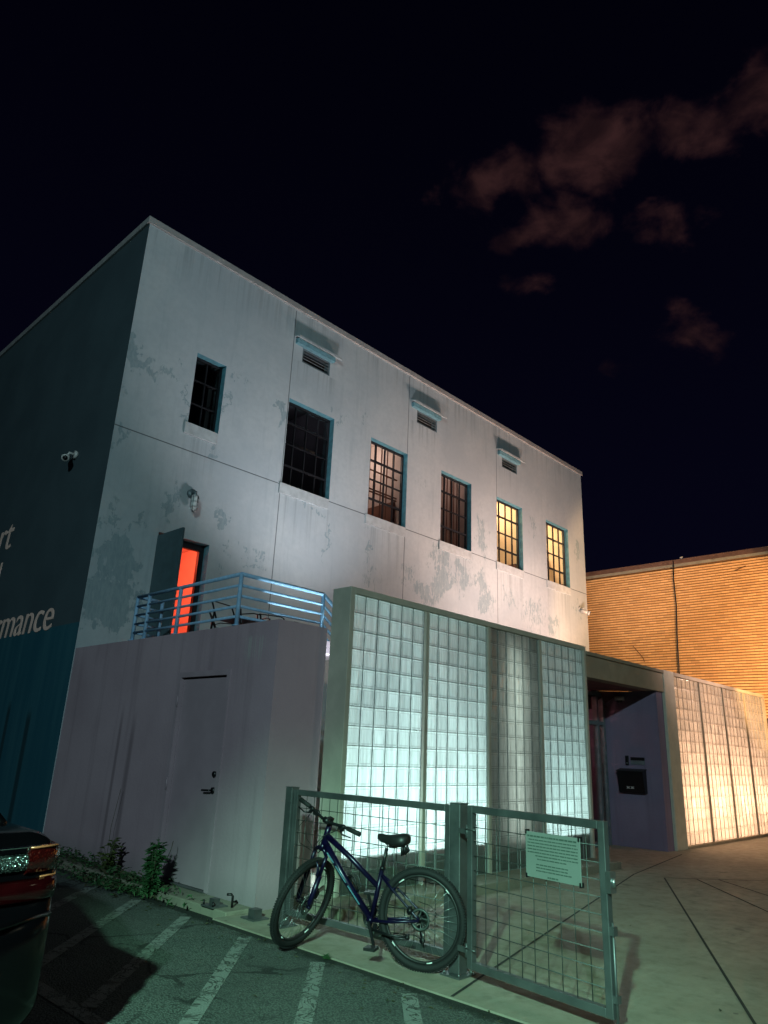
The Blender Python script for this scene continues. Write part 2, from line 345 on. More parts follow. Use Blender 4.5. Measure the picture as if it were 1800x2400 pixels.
def clear_mat():
    g = G('clear_tail_reflector'); n = g.voro(95)
    return g.bsdf(g.mix(n.ramp(.05, .5), (.62, .66, .66), (.10, .12, .12)), .12, .85, g.bump(n, 1., .01), .8)
M['lens'] = lens_mat(); M['glint_orange'] = simple('painted_lens_glint', (.55, .17, .08), .25, .3, .2, 20); M['lensdark'] = simple('dark_red_lens', (.018, .001, .0015), .10, .1, .2, 12); M['clear'] = clear_mat()
def emit(name, c, st):
    g = G(name); e = g.nt.nodes.new('ShaderNodeEmission'); e.inputs[0].default_value = (*c, 1); e.inputs[1].default_value = st
    g.nt.links.new(e.outputs[0], g.out.inputs[0]); return g.mat
M['tube_light'] = emit('lit_fluorescent_tube', (1, .86, .62), 3.0)

# ------------------------------------------------------------------ layout (metres; camera stands at the origin)
FY = 11.31; BX0, BX1, BTOP, BACK = 4.82, 21.52, 11.10, 27.0
GY = 5.9

# ---- ground
o = MB(); o.quad((-70, -70, -.035), (90, -70, -.035), (90, 90, -.035), (-70, 90, -.035)); structure(o.build('ground', M['asphalt']))
o = MB(); o.quad((-40, -40, 0), (4.36, -40, 0), (4.36, 40, 0), (-40, 40, 0)); structure(o.build('parking_lot', M['asphalt']))
pz = MB(); pz.box(4.36, 30, -30, 6.22, -.30, .012)
pz.box(4.83, 30, 6.22, 12, -.30, .010)
def strip(mb, a, b, w, z, mi):
    a, b = Vector((*a, z)), Vector((*b, z)); d = (b - a).normalized(); n = Vector((-d.y, d.x, 0)) * w / 2
    mb.quad(a + n, a - n, b - n, b + n, mi)
for a, b in (((4.37, 3.42), (10.66, 5.09)), ((10.78, 4.70), (4.4, 1.30)), ((10.76, 4.70), (12.6, 3.10)), ((11.07, 4.36), (8.2, 1.86)), ((11.34, 4.16), (9.2, 1.67)), ((10.66, 5.09), (13.7, 5.62))):
    strip(pz, a, b, .022, .016, 1)
structure(pz.build('plaza', [M['conc'], M['joint']]))
k = MB(); k.box(4.50, 4.832, 6.22, 7.66, -.2, .045); k.box(4.42, 4.54, 7.66, 26.0, -.2, .07)
structure(k.build('kerb', M['kerb'], bevel=.012))
k = MB(); k.box(4.54, 4.82, 7.66, 26.0, -.2, .03); structure(k.build('planting_bed', M['soil']))
k = MB(); k.box(5.24, 11.05, 5.46, 6.6, -.2, .11); structure(k.build('step', M['kerb'], bevel=.01))

def line(a, b, w=.11):
    m = MB(); d = (Vector((*b, 0)) - Vector((*a, 0))).normalized(); n = Vector((-d.y, d.x, 0)) * w / 2
    A, B = Vector((*a, .004)), Vector((*b, .004)); m.quad(A + n, A - n, B - n, B + n)
    structure(m.build('painted_line', M['line']))
for i in range(8):
    y = 1.82 + .925 * i; line((4.22, y), (2.47, y - 1.72))
line((2.40, -2.0), (2.40, 9.0))

# ---- main building ---------------------------------------------------------------
bld = thing('white_building', 'tall white stucco building with peeling paint, six steel windows and a teal mural side', 'building', (BX0, FY, 0))
WINS = [(6.20, 6.88, 7.29, 8.80, 2, 3), (8.53, 9.87, 6.77, 8.76, 4, 4), (11.09, 12.43, 6.76, 8.74, 4, 4), (13.79, 15.13, 6.76, 8.74, 4, 4), (16.36, 17.71, 6.75, 8.73, 4, 4), (19.07, 20.45, 6.74, 8.73, 4, 4)]
VENTS = [(8.78, 9.62, 9.77, 10.13), (12.74, 13.57, 9.76, 10.12), (16.65, 17.46, 9.76, 10.08)]
DOOR = (5.94, 6.99, 2.95, 5.055)
holes = [w[:4] for w in WINS] + VENTS + [DOOR]
RD = .24
w = MB()
xs = sorted({BX0, BX1, *[h[0] for h in holes], *[h[1] for h in holes]}); zs = sorted({0, BTOP, *[h[2] for h in holes], *[h[3] for h in holes]})
for i in range(len(xs) - 1):
    for j in range(len(zs) - 1):
        cx, cz = (xs[i] + xs[i + 1]) / 2, (zs[j] + zs[j + 1]) / 2
        if any(h[0] < cx < h[1] and h[2] < cz < h[3] for h in holes): continue
        w.quad((xs[i], FY, zs[j]), (xs[i + 1], FY, zs[j]), (xs[i + 1], FY, zs[j + 1]), (xs[i], FY, zs[j + 1]))
for h in holes:
    a, b, c, d = h; y2 = FY + RD
    w.quad((a, FY, d), (b, FY, d), (b, y2, d), (a, y2, d), 1)
    w.quad((b, FY, c), (b, y2, c), (b, y2, d), (b, FY, d), 1); w.quad((a, y2, c), (a, FY, c), (a, FY, d), (a, y2, d), 1)
    w.quad((a, y2, c), (b, y2, c), (b, FY, c), (a, FY, c), 2)
w.quad((BX1, FY, 0), (BX1, BACK, 0), (BX1, BACK, BTOP), (BX1, FY, BTOP)); w.quad((BX1, BACK, 0), (BX0, BACK, 0), (BX0, BACK, BTOP), (BX1, BACK, BTOP))
w.build('front_wall', [M['facade'], M['reveal'], M['sill']], bld)
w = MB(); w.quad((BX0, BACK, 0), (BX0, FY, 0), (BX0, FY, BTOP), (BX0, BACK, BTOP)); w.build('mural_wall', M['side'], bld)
w = MB(); w.quad((BX0, FY, BTOP - .25), (BX1, FY, BTOP - .25), (BX1, BACK, BTOP - .25), (BX0, BACK, BTOP - .25)); w.build('roof', M['coping'], bld)
w = MB(); w.box(BX0 - .05, BX1 + .05, FY - .05, FY + .28, BTOP - .1, BTOP + .04); w.box(BX0 - .05, BX0 + .28, FY + .28, BACK, BTOP - .1, BTOP + .04); w.box(BX1 - .28, BX1 + .05, FY + .28, BACK, BTOP - .1, BTOP + .04)
w.build('coping', M['coping'], bld, bevel=.01)
lab = ['narrow unlit window with two columns of panes', 'large unlit window with a pale bar inside', 'window with dim pink blinds', 'dim rose window with heavy bars', 'brightly lit yellow window', 'brightly lit yellow window nearest the right corner']
for wi, (a, b, c, d, nc, nr) in enumerate(WINS):
    g = MB(); yy = FY + .17; g.quad((a, yy, c), (b, yy, c), (b, yy, d), (a, yy, d)); win = g.build('window', M['pane'], bld); win['label'] = lab[wi]
    f = MB(); t = .045
    f.box(a, a + t, yy - .03, yy + .03, c, d); f.box(b - t, b, yy - .03, yy + .03, c, d); f.box(a + t, b - t, yy - .03, yy + .03, c, c + t); f.box(a + t, b - t, yy - .03, yy + .03, d - t, d)
    for i in range(1, nc): x = a + (b - a) * i / nc; f.box(x - .010, x + .010, yy - .024, yy + .024, c + t, d - t)
    for i in range(1, nr):
        z = c + (d - c) * i / nr; hw = .020 if (i != 2 and nc == 4) else .011
        f.box(a + t, b - t, yy - .027, yy + .027, z - hw, z + hw)
    f.build('window_frame', M['steel_dark'], win)
    f = MB(); f.box(a - .07, b - .03, FY - .035, FY + .003, c - .235, c + .001); f.build('sill', M['sill'], win, bevel=.008)
for (a, b, c, d) in VENTS:
    f = MB(); t = .035; yy = FY + .06
    f.box(a, a + t, FY + .01, yy, c, d); f.box(b - t, b, FY + .01, yy, c, d); f.box(a + t, b - t, FY + .01, yy, c, c + t); f.box(a + t, b - t, FY + .01, yy, d - t, d)
    f.quad((a, FY + .2, c), (b, FY + .2, c), (b, FY + .2, d), (a, FY + .2, d), 1)
    v = f.build('vent', [M['louvre'], M['black']], bld)
    f = MB()
    for i in range(4): z = c + .07 + i * .075; f.obox(((a + b) / 2, FY + .06, z), (1, 0, 0), (0, .8, .6), (0, -.6, .8), (b - a) / 2 - t, .05, .006)
    f.build('louvre', M['louvre'], v)
    f = MB(); x0, x1 = a - .27, b + .19
    P = [(FY + .0, d + .20), (FY - .20, d + .13), (FY - .20, d + .075), (FY - .175, d + .075), (FY - .175, d + .11), (FY, d + .175)]
    f.loft([[(x, y, z) for y, z in P] for x in (x0, x1)], 0, True, False)
    f.box(x0 + .05, x1 - .12, FY - .10, FY - .002, d + .005, d + .12, 1)
    f.build('awning', [M['hoodtop'], M['awning']], v, fixn=True)
# balcony door
f = MB(); a, b, c, d = DOOR; yy = FY + .2
f.box(a, a + .06, yy - .04, yy + .04, c, d); f.box(b - .10, b, yy - .04, yy + .04, c, d); f.box(a + .06, b - .10, yy - .04, yy + .04, d - .12, d)
df = f.build('door_frame', M['steel_dark'], bld)
f = MB(); f.box(DOOR[0] - .02, DOOR[0] + .025, FY - .84, FY - .01, DOOR[2] + .02, 4.985); leaf = f.build('door', M['doorteal'], bld, bevel=.004)
leaf['label'] = 'dark teal balcony door standing wide open'
f = MB(); x = DOOR[0] + .027
for (y0, y1, z0, z1) in ((10.62, 11.1, 4.43, 4.455), (10.62, 11.1, 4.0, 4.025), (10.62, 10.645, 4.025, 4.43), (11.075, 11.1, 4.025, 4.43)): f.box(x - .005, x + .012, y0, y1, z0, z1)
f.box(x - .005, x + .004, 10.645, 11.075, 4.025, 4.43); f.build('vent_panel', M['doorteal'], leaf)
f = MB(); f.tube([(x, 10.55, 3.98), (x + .06, 10.55, 3.98), (x + .06, 10.68, 3.98)], .011); f.box(x - .003, x + .01, 10.52, 10.58, 3.88, 4.08); f.build('handle', M['alu'], leaf)
# rooms behind the openings
def room(x0, x1, y0, y1, z0, z1, wall, name='room_wall', low=None):
    m = MB()
    m.quad((x0, y1, z0), (x1, y1, z0), (x1, y1, z1), (x0, y1, z1)); m.quad((x0, y0, z0), (x0, y1, z0), (x0, y1, z1), (x0, y0, z1)); m.quad((x1, y1, z0), (x1, y0, z0), (x1, y0, z1), (x1, y1, z1))
    m.quad((x0, y0, z0), (x1, y0, z0), (x1, y1, z0), (x0, y1, z0)); m.quad((x0, y0, z1), (x1, y0, z1), (x1, y1, z1), (x0, y1, z1))
    if low:
        m.box(x0 + .01, x1 - .01, y1 - .06, y1 - .01, z0 + .01, low, 1); m.box(x1 - .07, x1 - .011, y0 + .3, y1 - .07, z0 + .011, low, 1)
    return m.build(name, [wall, M['roomwood']], bld)
y0 = FY + RD + .01
room(5.3, 8.1, y0, y0 + 3.2, 2.93, 5.6, M['roomred'])
f = MB(); f.box(5.31, 8.09, y0 + 3.14, y0 + 3.17, 4.42, 4.45); f.build('dado_rail', M['roomwood'], bld)
room(6.0, 7.1, y0, y0 + 2, 6.4, 9.2, M['roomdark']); room(8.3, 10.1, y0, y0 + 3, 6.2, 9.4, M['roomdark'])
room(10.9, 12.6, y0, y0 + 2.4, 6.2, 9.4, M['room_dim'], low=7.6); room(13.6, 15.3, y0, y0 + 1.1, 6.2, 9.4, M['room_dim'])
room(15.9, 18.2, y0, y0 + 3.2, 6.1, 9.3, M['room'], low=7.15); room(18.4, 21.2, y0, y0 + 3.2, 6.1, 9.3, M['room'], low=7.1)
for (xa, xb, z, y) in ((8.5, 9.9, 7.86, FY + .30), (8.5, 9.9, 8.42, FY + .45)): f = MB(); f.box(xa, xb, y, y + .03, z, z + .06); f.build('blind_bar', M['white'], bld)
f = MB()
for i in range(7): x = 11.1 + .21 * i; f.box(x, x + .028, FY + .45, FY + .47, 6.7, 8.9)
for z in (7.55, 7.62, 8.12): f.box(11.0, 12.5, FY + .4, FY + .43, z, z + .03)
for i in range(10): x = 13.7 + .15 * i; f.box(x, x + .03, FY + .45, FY + .47, 6.3, 9.2)
f.build('blind_slat', M['roomwood'], bld)
for (x, y, z) in ((17.0, FY + 1.6, 8.62), (19.8, FY + 1.8, 8.62)):
    f = MB(); f.box(x - .7, x + .7, y - .14, y + .14, z, z + .05); f.box(x - .74, x + .74, y - .18, y + .18, z + .05, z + .12, 1)
    for s in (-.5, .5): f.tube([(x + s, y, z + .12), (x + s, y, 9.3)], .008, 6, 1)
    f.build('pendant_light', [M['tube_light'], M['white']], bld)
for (xa, xb, yv, z) in ((15.95, 18.15, FY + 2.3, 8.2), (18.45, 21.1, FY + 1.2, 7.95), (18.45, 21.1, FY + 2.4, 8.35)): f = MB(); f.box(xa, xb, yv, yv + .1, z, z + .12); f.build('duct', M['roomwood'], bld)
# lettering on the mural wall
def lettering(txt, y_left, z, height, y_right):
    cu = bpy.data.curves.new('t', 'FONT'); cu.body = txt; cu.size = 1; cu.extrude = .006; cu.shear = .12; cu.offset = -.004
    t = bpy.data.objects.new('t', cu); COL.objects.link(t); bpy.context.view_layer.update()
    me = bpy.data.meshes.new_from_object(t.evaluated_get(bpy.context.evaluated_depsgraph_get()))
    bpy.data.objects.remove(t); xs = [v.co.x for v in me.vertices]; x0, x1 = min(xs), max(xs)
    sx = (y_left - y_right) / (x1 - x0); sy = height / .73
    for v in me.vertices: v.co = Vector((BX0 - .008 - v.co.z, y_left - (v.co.x - x0) * sx, z + v.co.y * sy))
    me.materials.clear(); me.materials.append(M['letter'])
    ob = bpy.data.objects.new('lettering', me); COL.objects.link(ob); ob.parent = bld; ob.location = -bld.location; ob['label'] = 'pale painted word reading ' + txt
lettering('Art', 16.75, 5.13, .72, 15.22); lettering('and', 16.75, 4.19, .72, 15.46); lettering('Performance', 17.15, 3.25, .60, 12.37)

# ---- fittings on the building
def cam_bullet(name, label, p, nrm, aim):
    t = thing(name, label, 'camera', p); p, nrm, aim = Vector(p), Vector(nrm), Vector(aim).normalized()
    m = MB(); m.cyl(p + nrm * .025, nrm, .075, .05, 16); m.tube([p + nrm * .05, p + nrm * .14, p + nrm * .16 - Vector((0, 0, .05))], .025, 8); m.build('mount', M['camwhite'], t)
    c = p + nrm * .17 - Vector((0, 0, .10)); m = MB(); m.cyl(c, aim, .06, .26, 16); m.cyl(c + aim * .15, aim, .068, .06, 16); m.build('housing', M['camwhite'], t)
    m = MB(); m.cyl(c + aim * .182, aim, .045, .01, 14); m.build('lens', M['black'], t)
cam_bullet('security_camera', 'white security camera high on the dark mural wall', (BX0, 12.72, 6.52), (-1, 0, 0), (-.4, -.75, -.35))
cam_bullet('security_camera', 'small white security camera by the right corner of the white building', (21.0, FY, 6.16), (0, -1, 0), (.3, -.8, -.35))
t = thing('wall_lamp', 'unlit caged bulkhead lamp on the white wall above the balcony door', 'lamp', (6.47, FY, 5.7))
m = MB(); m.cyl((6.47, FY - .03, 5.92), (0, 1, 0), .09, .06, 16); m.tube([(6.47, FY - .06, 5.92), (6.47, FY - .16, 5.92), (6.47, FY - .16, 5.85)], .03, 8); m.build('bracket', M['louvre'], t)
m = MB(); m.tube([(6.47, FY - .16, 5.86), (6.47, FY - .16, 5.80), (6.47, FY - .16, 5.62), (6.47, FY - .16, 5.56)], [.05, .062, .06, .02], 12); m.build('globe', M['white'], t)
m = MB()
for k_ in range(5): a = 2 * pi * k_ / 5; m.tube([(6.47 + .07 * cos(a), FY - .16 + .07 * sin(a), z) for z in (5.85, 5.6)] + [(6.47, FY - .16, 5.53)], .006, 5)
for z in (5.83, 5.73, 5.63): m.ring((6.47, FY - .16, z), (0, 0, 1), .07, .006, 16, 5)
m.build('cage', M['alu'], t)

# ---- lilac annex -----------------------------------------------------------------
AX0, AY0, AX1, AT = 4.832, 6.22, 6.75, 2.87
an = thing('lilac_annex', 'low lilac stucco annex with a flush door in front of the white building', 'building', (AX0, AY0, 0))
DY0, DY1, DZ = 7.08, 8.09, 2.315
m = MB(); ys = [AY0, DY0, DY1, FY - .003]
for i in range(3):
    if i == 1: m.quad((AX0, ys[2], DZ), (AX0, ys[1], DZ), (AX0, ys[1], AT), (AX0, ys[2], AT))
    else: m.quad((AX0, ys[i + 1], .0), (AX0, ys[i], .0), (AX0, ys[i], AT), (AX0, ys[i + 1], AT))
for (ya, yb) in ((DY0, DY0), (DY1, DY1)): m.quad((AX0, ya, 0), (AX0 + .08, ya, 0), (AX0 + .08, ya, DZ), (AX0, ya, DZ))
m.quad((AX0, DY0, DZ), (AX0, DY1, DZ), (AX0 + .08, DY1, DZ), (AX0 + .08, DY0, DZ))
AXm, AYm = 5.545, 8.3
m.quad((AX0, AY0, 0), (AXm, AY0, 0), (AXm, AY0, AT), (AX0, AY0, AT)); m.quad((AXm, AY0, 0), (AXm, AYm, 0), (AXm, AYm, AT), (AXm, AY0, AT))
m.quad((AXm, AYm, 0), (AX1, AYm, 0), (AX1, AYm, AT), (AXm, AYm, AT)); m.quad((AX1, AYm, 0), (AX1, FY - .003, 0), (AX1, FY - .003, AT), (AX1, AYm, AT))
m.build('wall', M['purple'], an)
m = MB(); m.quad((AX0, AY0, AT), (AXm, AY0, AT), (AXm, AYm, AT), (AX0, AYm, AT)); m.quad((AX0, AYm, AT), (AX1, AYm, AT), (AX1, FY - .003, AT), (AX0, FY - .003, AT)); m.box(AXm + .001, AX1, 7.0, AYm - .001, AT - .16, AT); m.build('roof_deck', M['purple'], an)
m = MB(); t = .05; xf = AX0 - .012
m.box(xf, AX0 + .05, DY0 - t, DY0 + .012, .05, DZ + t); m.box(xf, AX0 + .05, DY1 - .012, DY1 + t, .05, DZ + t); m.box(xf, AX0 + .05, DY0 + .012, DY1 - .012, DZ - .012, DZ + t)
m.build('door_frame', M['purple_door'], an)
m = MB(); m.box(AX0 + .040, AX0 + .078, DY0 + .018, DY1 - .018, .06, DZ - .030); dr = m.build('door', M['purple_door'], an)
m = MB(); m.box(AX0 - .03, AX0 + .078, DY0, DY1, .046, .056); m.build('threshold', M['galv'], an)
m = MB(); x = AX0 + .040; m.cyl((x - .01, DY0 + .10, 1.05), (1, 0, 0), .032, .03, 16); m.tube([(x - .02, DY0 + .10, 1.05), (x - .065, DY0 + .10, 1.05), (x - .07, DY0 + .12, 1.05), (x - .07, DY0 + .23, 1.045)], .011, 8); m.build('handle', M['black'], dr)
m = MB(); m.cyl((x - .012, DY0 + .10, 1.22), (1, 0, 0), .03, .035, 16); m.build('deadbolt', M['black'], dr)
m = MB(); m.box(x - .016, x, DY0 + .019, DY0 + .05, .98, 1.30); m.build('latch_guard', M['purple_door'], dr)
for z in (2.02, 1.07, .30):
    m = MB(); m.cyl((AX0 - .018, DY1 - .004, z), (0, 0, 1), .010, .13, 8); m.build('hinge', M['purple_door'], dr)

# ---- balcony railing
rl = thing('balcony_railing', 'pale blue tubular railing round the balcony above the lilac annex', 'railing', (4.86, 7.08, AT))
ZR = [3.50, 3.362, 3.234, 3.108, 2.985]; c0, c1, e0 = (4.87, 7.08), (6.235, 7.12), (4.885, 9.62)
def post(x, y, z0=AT, z1=3.50, r=.027):
    m = MB(); m.tube([(x, y, z0), (x, y, z1)], r, 10); m.cyl((x, y, z0 + .006), (0, 0, 1), .055, .012, 12); m.build('post', M['rail'], rl)
for (x, y) in (c0, c1, e0, (4.878, 8.45), (4.885, 9.28)): post(x, y)
post(5.30, 9.66)
def run(pts, r=.021):
    m = MB(); m.tube(pts, r, 8); m.build('rail', M['rail'], rl)
for z in ZR:
    r = .026 if z == 3.50 else .018
    run([(*c0, z), (*c1, z)], r); run([(*c0, z), (*e0, z)], r); run([(*e0, z), (5.30, 9.66, z)], r)
    run([(*c1, z), (7.6, 7.14, z - .93)], r)
# patio seats behind the railing
ch = thing('patio_chair', 'dark tubular patio chair behind the railing corner', 'chair', (5.55, 8.05, AT), .3, 'patio chairs on the balcony', world=False)
m = MB()
for s in (-.26, .26):
    m.tube([(s, -.25, 0), (s, -.28, .30), (s, -.24, .60), (s, -.1, .645), (s, .18, .645), (s, .27, .60), (s, .30, .0)], .014, 8)
m.tube([(-.26, .22, .42), (-.25, .34, .80), (-.2, .36, .84), (.2, .36, .84), (.25, .34, .80), (.26, .22, .42)], .014, 8); m.build('frame', M['black'], ch)
m = MB(); m.box(-.25, .25, -.24, .24, .40, .425); m.build('seat', M['black'], ch)
ch.scale = (.85, .85, .60)
for (x, y, rz, lb) in ((6.35, 8.2, -.25, 'dark tubular patio chair with its back loop showing beside the stair rail'), (6.0, 8.9, .9, 'dark tubular patio chair farthest back on the balcony, near the white wall')):
    c = copy_tree(ch); c.location = (x, y, AT if x < 6.7 else AT - .0); c.rotation_euler.z = rz; c['label'] = lb

# ---- glass block walls -------------------------------------------------------------
def block_panel(name, x0, nc, pw, z0, nr, ph, y, mat, parent, label=None):
    m = MB(); gp = .0032; K = [0, .10, .30, .70, .90, 1.]; D = [0, .005, .008, .008, .005, 0]
    for i in range(nc):
        for j in range(nr):
            a, b = x0 + i * pw + gp, x0 + (i + 1) * pw - gp; c, d = z0 + j * ph + gp, z0 + (j + 1) * ph - gp
            vs = []
            for q in range(6):
                for p in range(6):
                    vs.append((a + (b - a) * K[p], y - min(D[p], D[q]) + .012, c + (d - c) * K[q]))
            m.add(vs, [(q * 6 + p, q * 6 + p + 1, q * 6 + p + 7, q * 6 + p + 6) for q in range(5) for p in range(5)], 0, True)
    nblk = len(m.f)
    X1, Z1 = x0 + nc * pw, z0 + nr * ph
    for i in range(nc + 1): x = x0 + i * pw; m.box(x - gp, x + gp, y + .004, y + .016, z0, Z1, 1)
    for j in range(nr + 1):
        z = z0 + j * ph
        for i in range(nc): m.box(x0 + i * pw + gp, x0 + (i + 1) * pw - gp, y + .006, y + .015, z - gp, z + gp, 1)
    o = m.build(name, [mat, M['mortar_tan'] if mat is M['gb_warm'] else M['mortar']], parent)
    at = o.data.attributes.new('block', 'FLOAT_VECTOR', 'CORNER'); rb = random.Random(int(x0 * 100)); val = []
    for pi_, p in enumerate(o.data.polygons):
        if pi_ < nblk and pi_ % 25 == 0: rv = rb.random()
        for li in p.loop_indices:
            v = o.data.vertices[o.data.loops[li].vertex_index].co
            val += [((v.x - x0) / pw) % 1.0, ((v.z - z0) / ph) % 1.0, rv]
    at.data.foreach_set('vector', val)
    if label: o['label'] = label
    return o
gw = thing('glass_block_wall', 'pale green framed glass block wall glowing cool white behind the bicycle', 'wall', (5.56, GY, 0), group='glass block walls')
m = MB(); m.box(5.56, 5.63, GY - .03, GY + .28, .11, 3.335); m.box(5.63, 10.97, GY - .03, GY + .28, 3.262, 3.335); m.box(10.97, 11.04, GY - .03, GY + .28, .11, 3.335)
m.build('frame', M['sage'], gw, bevel=.006)
PX = [5.635, 6.985, 8.325, 9.67]
for i, x in enumerate(PX): block_panel('block_panel', x, 6, .2117 if i < 3 else .2155, .112, 15, .21, GY, M['gb_cool'], gw, 'darker glass block panel, third from the left' if i == 2 else None)
for x in PX[1:]:
    m = MB(); m.box(x - .062, x - .003, GY - .02, GY + .09, .11, 3.262); m.build('mullion', M['sage'], gw)
m = MB(); m.box(5.63, 10.97, GY + .10, GY + .27, .11, .47); m.build('kerb_wall', M['kerb'], gw)
m = MB(); m.box(8.25, 8.31, GY + .1, GY + 2.2, .47, 3.2); m.box(9.58, 9.66, GY + .1, GY + 2.2, .47, 3.2); m.box(8.31, 9.36, GY + .32, GY + .4, .47, 3.2); m.build('light_baffle', M['darkwall'], gw)  # unseen partitions added to keep the backlight off the third panel
gw2 = thing('glass_block_wall', 'glass block wall glowing warm peach at the right, past the entrance', 'wall', (14.1, GY, 0), group='glass block walls')
m = MB(); m.box(14.12, 14.62, GY - .035, GY + .35, .012, 3.275); m.build('pillar', M['sage'], gw2, bevel=.008)
m = MB(); m.box(14.62, 20.30, GY - .03, GY + .28, 3.20, 3.273); m.box(20.24, 20.30, GY - .03, GY + .28, .012, 3.20); m.box(14.62, 20.24, GY - .05, GY + .28, .012, .06)
m.build('frame', M['beam'], gw2)
PX2 = [14.64, 16.05, 17.44, 18.85]
for x in PX2: block_panel('block_panel', x, 6, .2235, .062, 15, .2092, GY, M['gb_warm'], gw2)
for x in PX2[1:]:
    m = MB(); m.box(x - .06, x - .006, GY - .015, GY + .09, .06, 3.20); m.build('mullion', M['beam'], gw2)

# ---- entrance between the walls
en = thing('entrance_porch', 'recessed entrance under a tan beam between the two glass block walls', 'entrance', (12.5, GY, 0))
m = MB(); m.box(11.042, 14.118, GY - .02, GY + .22, 2.84, 3.20); m.box(11.042, 14.118, GY - .05, GY + .25, 3.20, 3.26); m.build('beam', M['beam'], en, bevel=.006)
m = MB(); m.quad((11.05, GY + .22, 2.85), (14.118, GY + .22, 2.85), (13.40, 7.4, 2.85), (11.05, 7.4, 2.85)); m.box(11.05, 14.1, GY + .25, 9.5, 3.1, 3.18); m.build('soffit', M['soffit'], en)
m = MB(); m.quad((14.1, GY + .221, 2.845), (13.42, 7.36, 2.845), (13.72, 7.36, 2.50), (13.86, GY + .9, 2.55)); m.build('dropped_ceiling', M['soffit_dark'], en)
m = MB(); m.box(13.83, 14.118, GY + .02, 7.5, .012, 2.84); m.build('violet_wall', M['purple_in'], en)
m = MB()
for x in (11.3, 12.25, 13.05, 13.50, 13.76): m.box(x - .035, x + .035, 6.98, 7.08, .012, 2.84)
for z in (.05, 2.22, 2.78): m.box(11.05, 13.8, 6.985, 7.075, z - .035, z + .035)
m.build('door_frame', M['louvre'], en)
m = MB(); m.quad((11.05, 7.03, .02), (13.8, 7.03, .02), (13.8, 7.03, 2.8), (11.05, 7.03, 2.8)); m.build('glazing', M['pane'], en)
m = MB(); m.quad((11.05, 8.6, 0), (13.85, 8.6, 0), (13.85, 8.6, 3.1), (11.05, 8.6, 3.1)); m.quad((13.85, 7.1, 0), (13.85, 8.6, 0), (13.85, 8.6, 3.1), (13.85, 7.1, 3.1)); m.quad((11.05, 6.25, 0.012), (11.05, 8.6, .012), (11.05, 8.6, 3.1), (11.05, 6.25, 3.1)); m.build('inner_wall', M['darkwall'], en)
m = MB(); m.tube([(12.95, 6.95, .9), (12.95, 6.91, .92), (12.95, 6.91, 1.35), (12.95, 6.95, 1.37)], .014, 8); m.build('pull_handle', M['alu'], en)
# fittings in the porch
t = thing('mailbox', 'black wall mailbox with pale numerals on the violet entrance wall', 'mailbox', (13.83, 6.48, .97))
m = MB(); P = [(13.83, .97), (13.72, .97), (13.66, 1.36), (13.83, 1.40)]
m.loft([[(x, y, z) for x, z in P] for y in (6.225, 6.725)], 0, True, False); m.build('body', M['black'], t, fixn=True, bevel=.008)
m = MB(); m.obox((13.742, 6.475, 1.375), (.97, 0, .2), (0, 1, 0), (-.2, 0, .97), .105, .265, .008); m.build('lid', M['blackpl'], t)
m = MB()
for i, yy in enumerate((6.56, 6.52, 6.48, 6.44)):                  # four small illegible numerals
    m.box(13.700, 13.708, yy - .013, yy + .013, 1.075, 1.08); m.box(13.700, 13.708, yy - .013, yy + .013, 1.045, 1.05); m.box(13.700, 13.708, yy - .013 + .018 * (i % 2), yy - .005 + .018 * (i % 2), 1.05, 1.075)
m.build('numerals', M['white'], t)
t = thing('door_plate', 'black and grey name plate above the black mailbox', 'sign', (13.83, 6.38, 1.5))
m = MB(); m.box(13.81, 13.83, 6.24, 6.51, 1.555, 1.61); m.build('nameplate', M['black'], t)
m = MB(); m.box(13.812, 13.83, 6.24, 6.51, 1.48, 1.55); m.build('blank_plate', M['louvre'], t)
t = thing('intercom', 'small black intercom beside the name plate', 'intercom', (13.83, 6.58, 1.48))
m = MB(); m.box(13.80, 13.83, 6.55, 6.615, 1.46, 1.635); m.build('body', M['black'], t, bevel=.006)
m = MB(); m.cyl((13.797, 6.583, 1.50), (1, 0, 0), .012, .008, 12); m.build('button', M['alu'], t)
t = thing('dome_camera', 'small white dome camera under the entrance ceiling', 'camera', (13.72, 6.62, 2.70))
m = MB(); m.cyl((13.72, 6.62, 2.70), (0, 0, 1), .095, .07, 18); m.build('ring', M['camwhite'], t)
m = MB(); m.tube([(13.72, 6.62, 2.67), (13.72, 6.62, 2.635), (13.72, 6.62, 2.615)], [.06, .05, .015], 14); m.build('dome', M['black'], t)

# ---- tan brick building behind
OX = 22.05
bk = thing('brick_building', 'sodium-lit tan brick building with deep raked joints at the right', 'building', (OX, 9, 0))
m = MB(); H0, H1, Y0, Y1 = 2.80, 7.42, -14.0, 27.0
m.quad((OX + .04, Y1, H0), (OX + .04, Y0, H0), (OX + .04, Y0, H1), (OX + .04, Y1, H1), 1)
n = int((H1 - H0) / .08); y_ = Y1
for i in range(n): z = H0 + i * .08; m.box(OX, OX + .045, Y0, Y1, z, z + .052)
m.build('brick_wall', [M['brick'], M['brickgap']], bk)
m = MB(); m.box(OX - .03, OX + .4, Y0, Y1, H1 + .06, H1 + .20); m.build('coping', M['browncap'], bk)
m = MB(); m.box(OX - .01, OX + .06, Y0, Y1, H1 - .02, H1 + .06); m.build('flashing', M['kerb'], bk)
m = MB(); m.box(OX + .12, OX + .3, Y0, Y1, 0, H0); m.build('base_wall', M['darkwall'], bk)
m = MB(); m.quad((OX + .12, Y0, H0 + .002), (OX + .12, Y1, H0 + .002), (OX, Y1, H0 + .002), (OX, Y0, H0 + .002)); m.quad((OX + .3, Y0, H1), (OX + 12, Y0, H1), (OX + 12, Y1, H1), (OX + .3, Y1, H1)); m.build('roof', M['browncap'], bk)
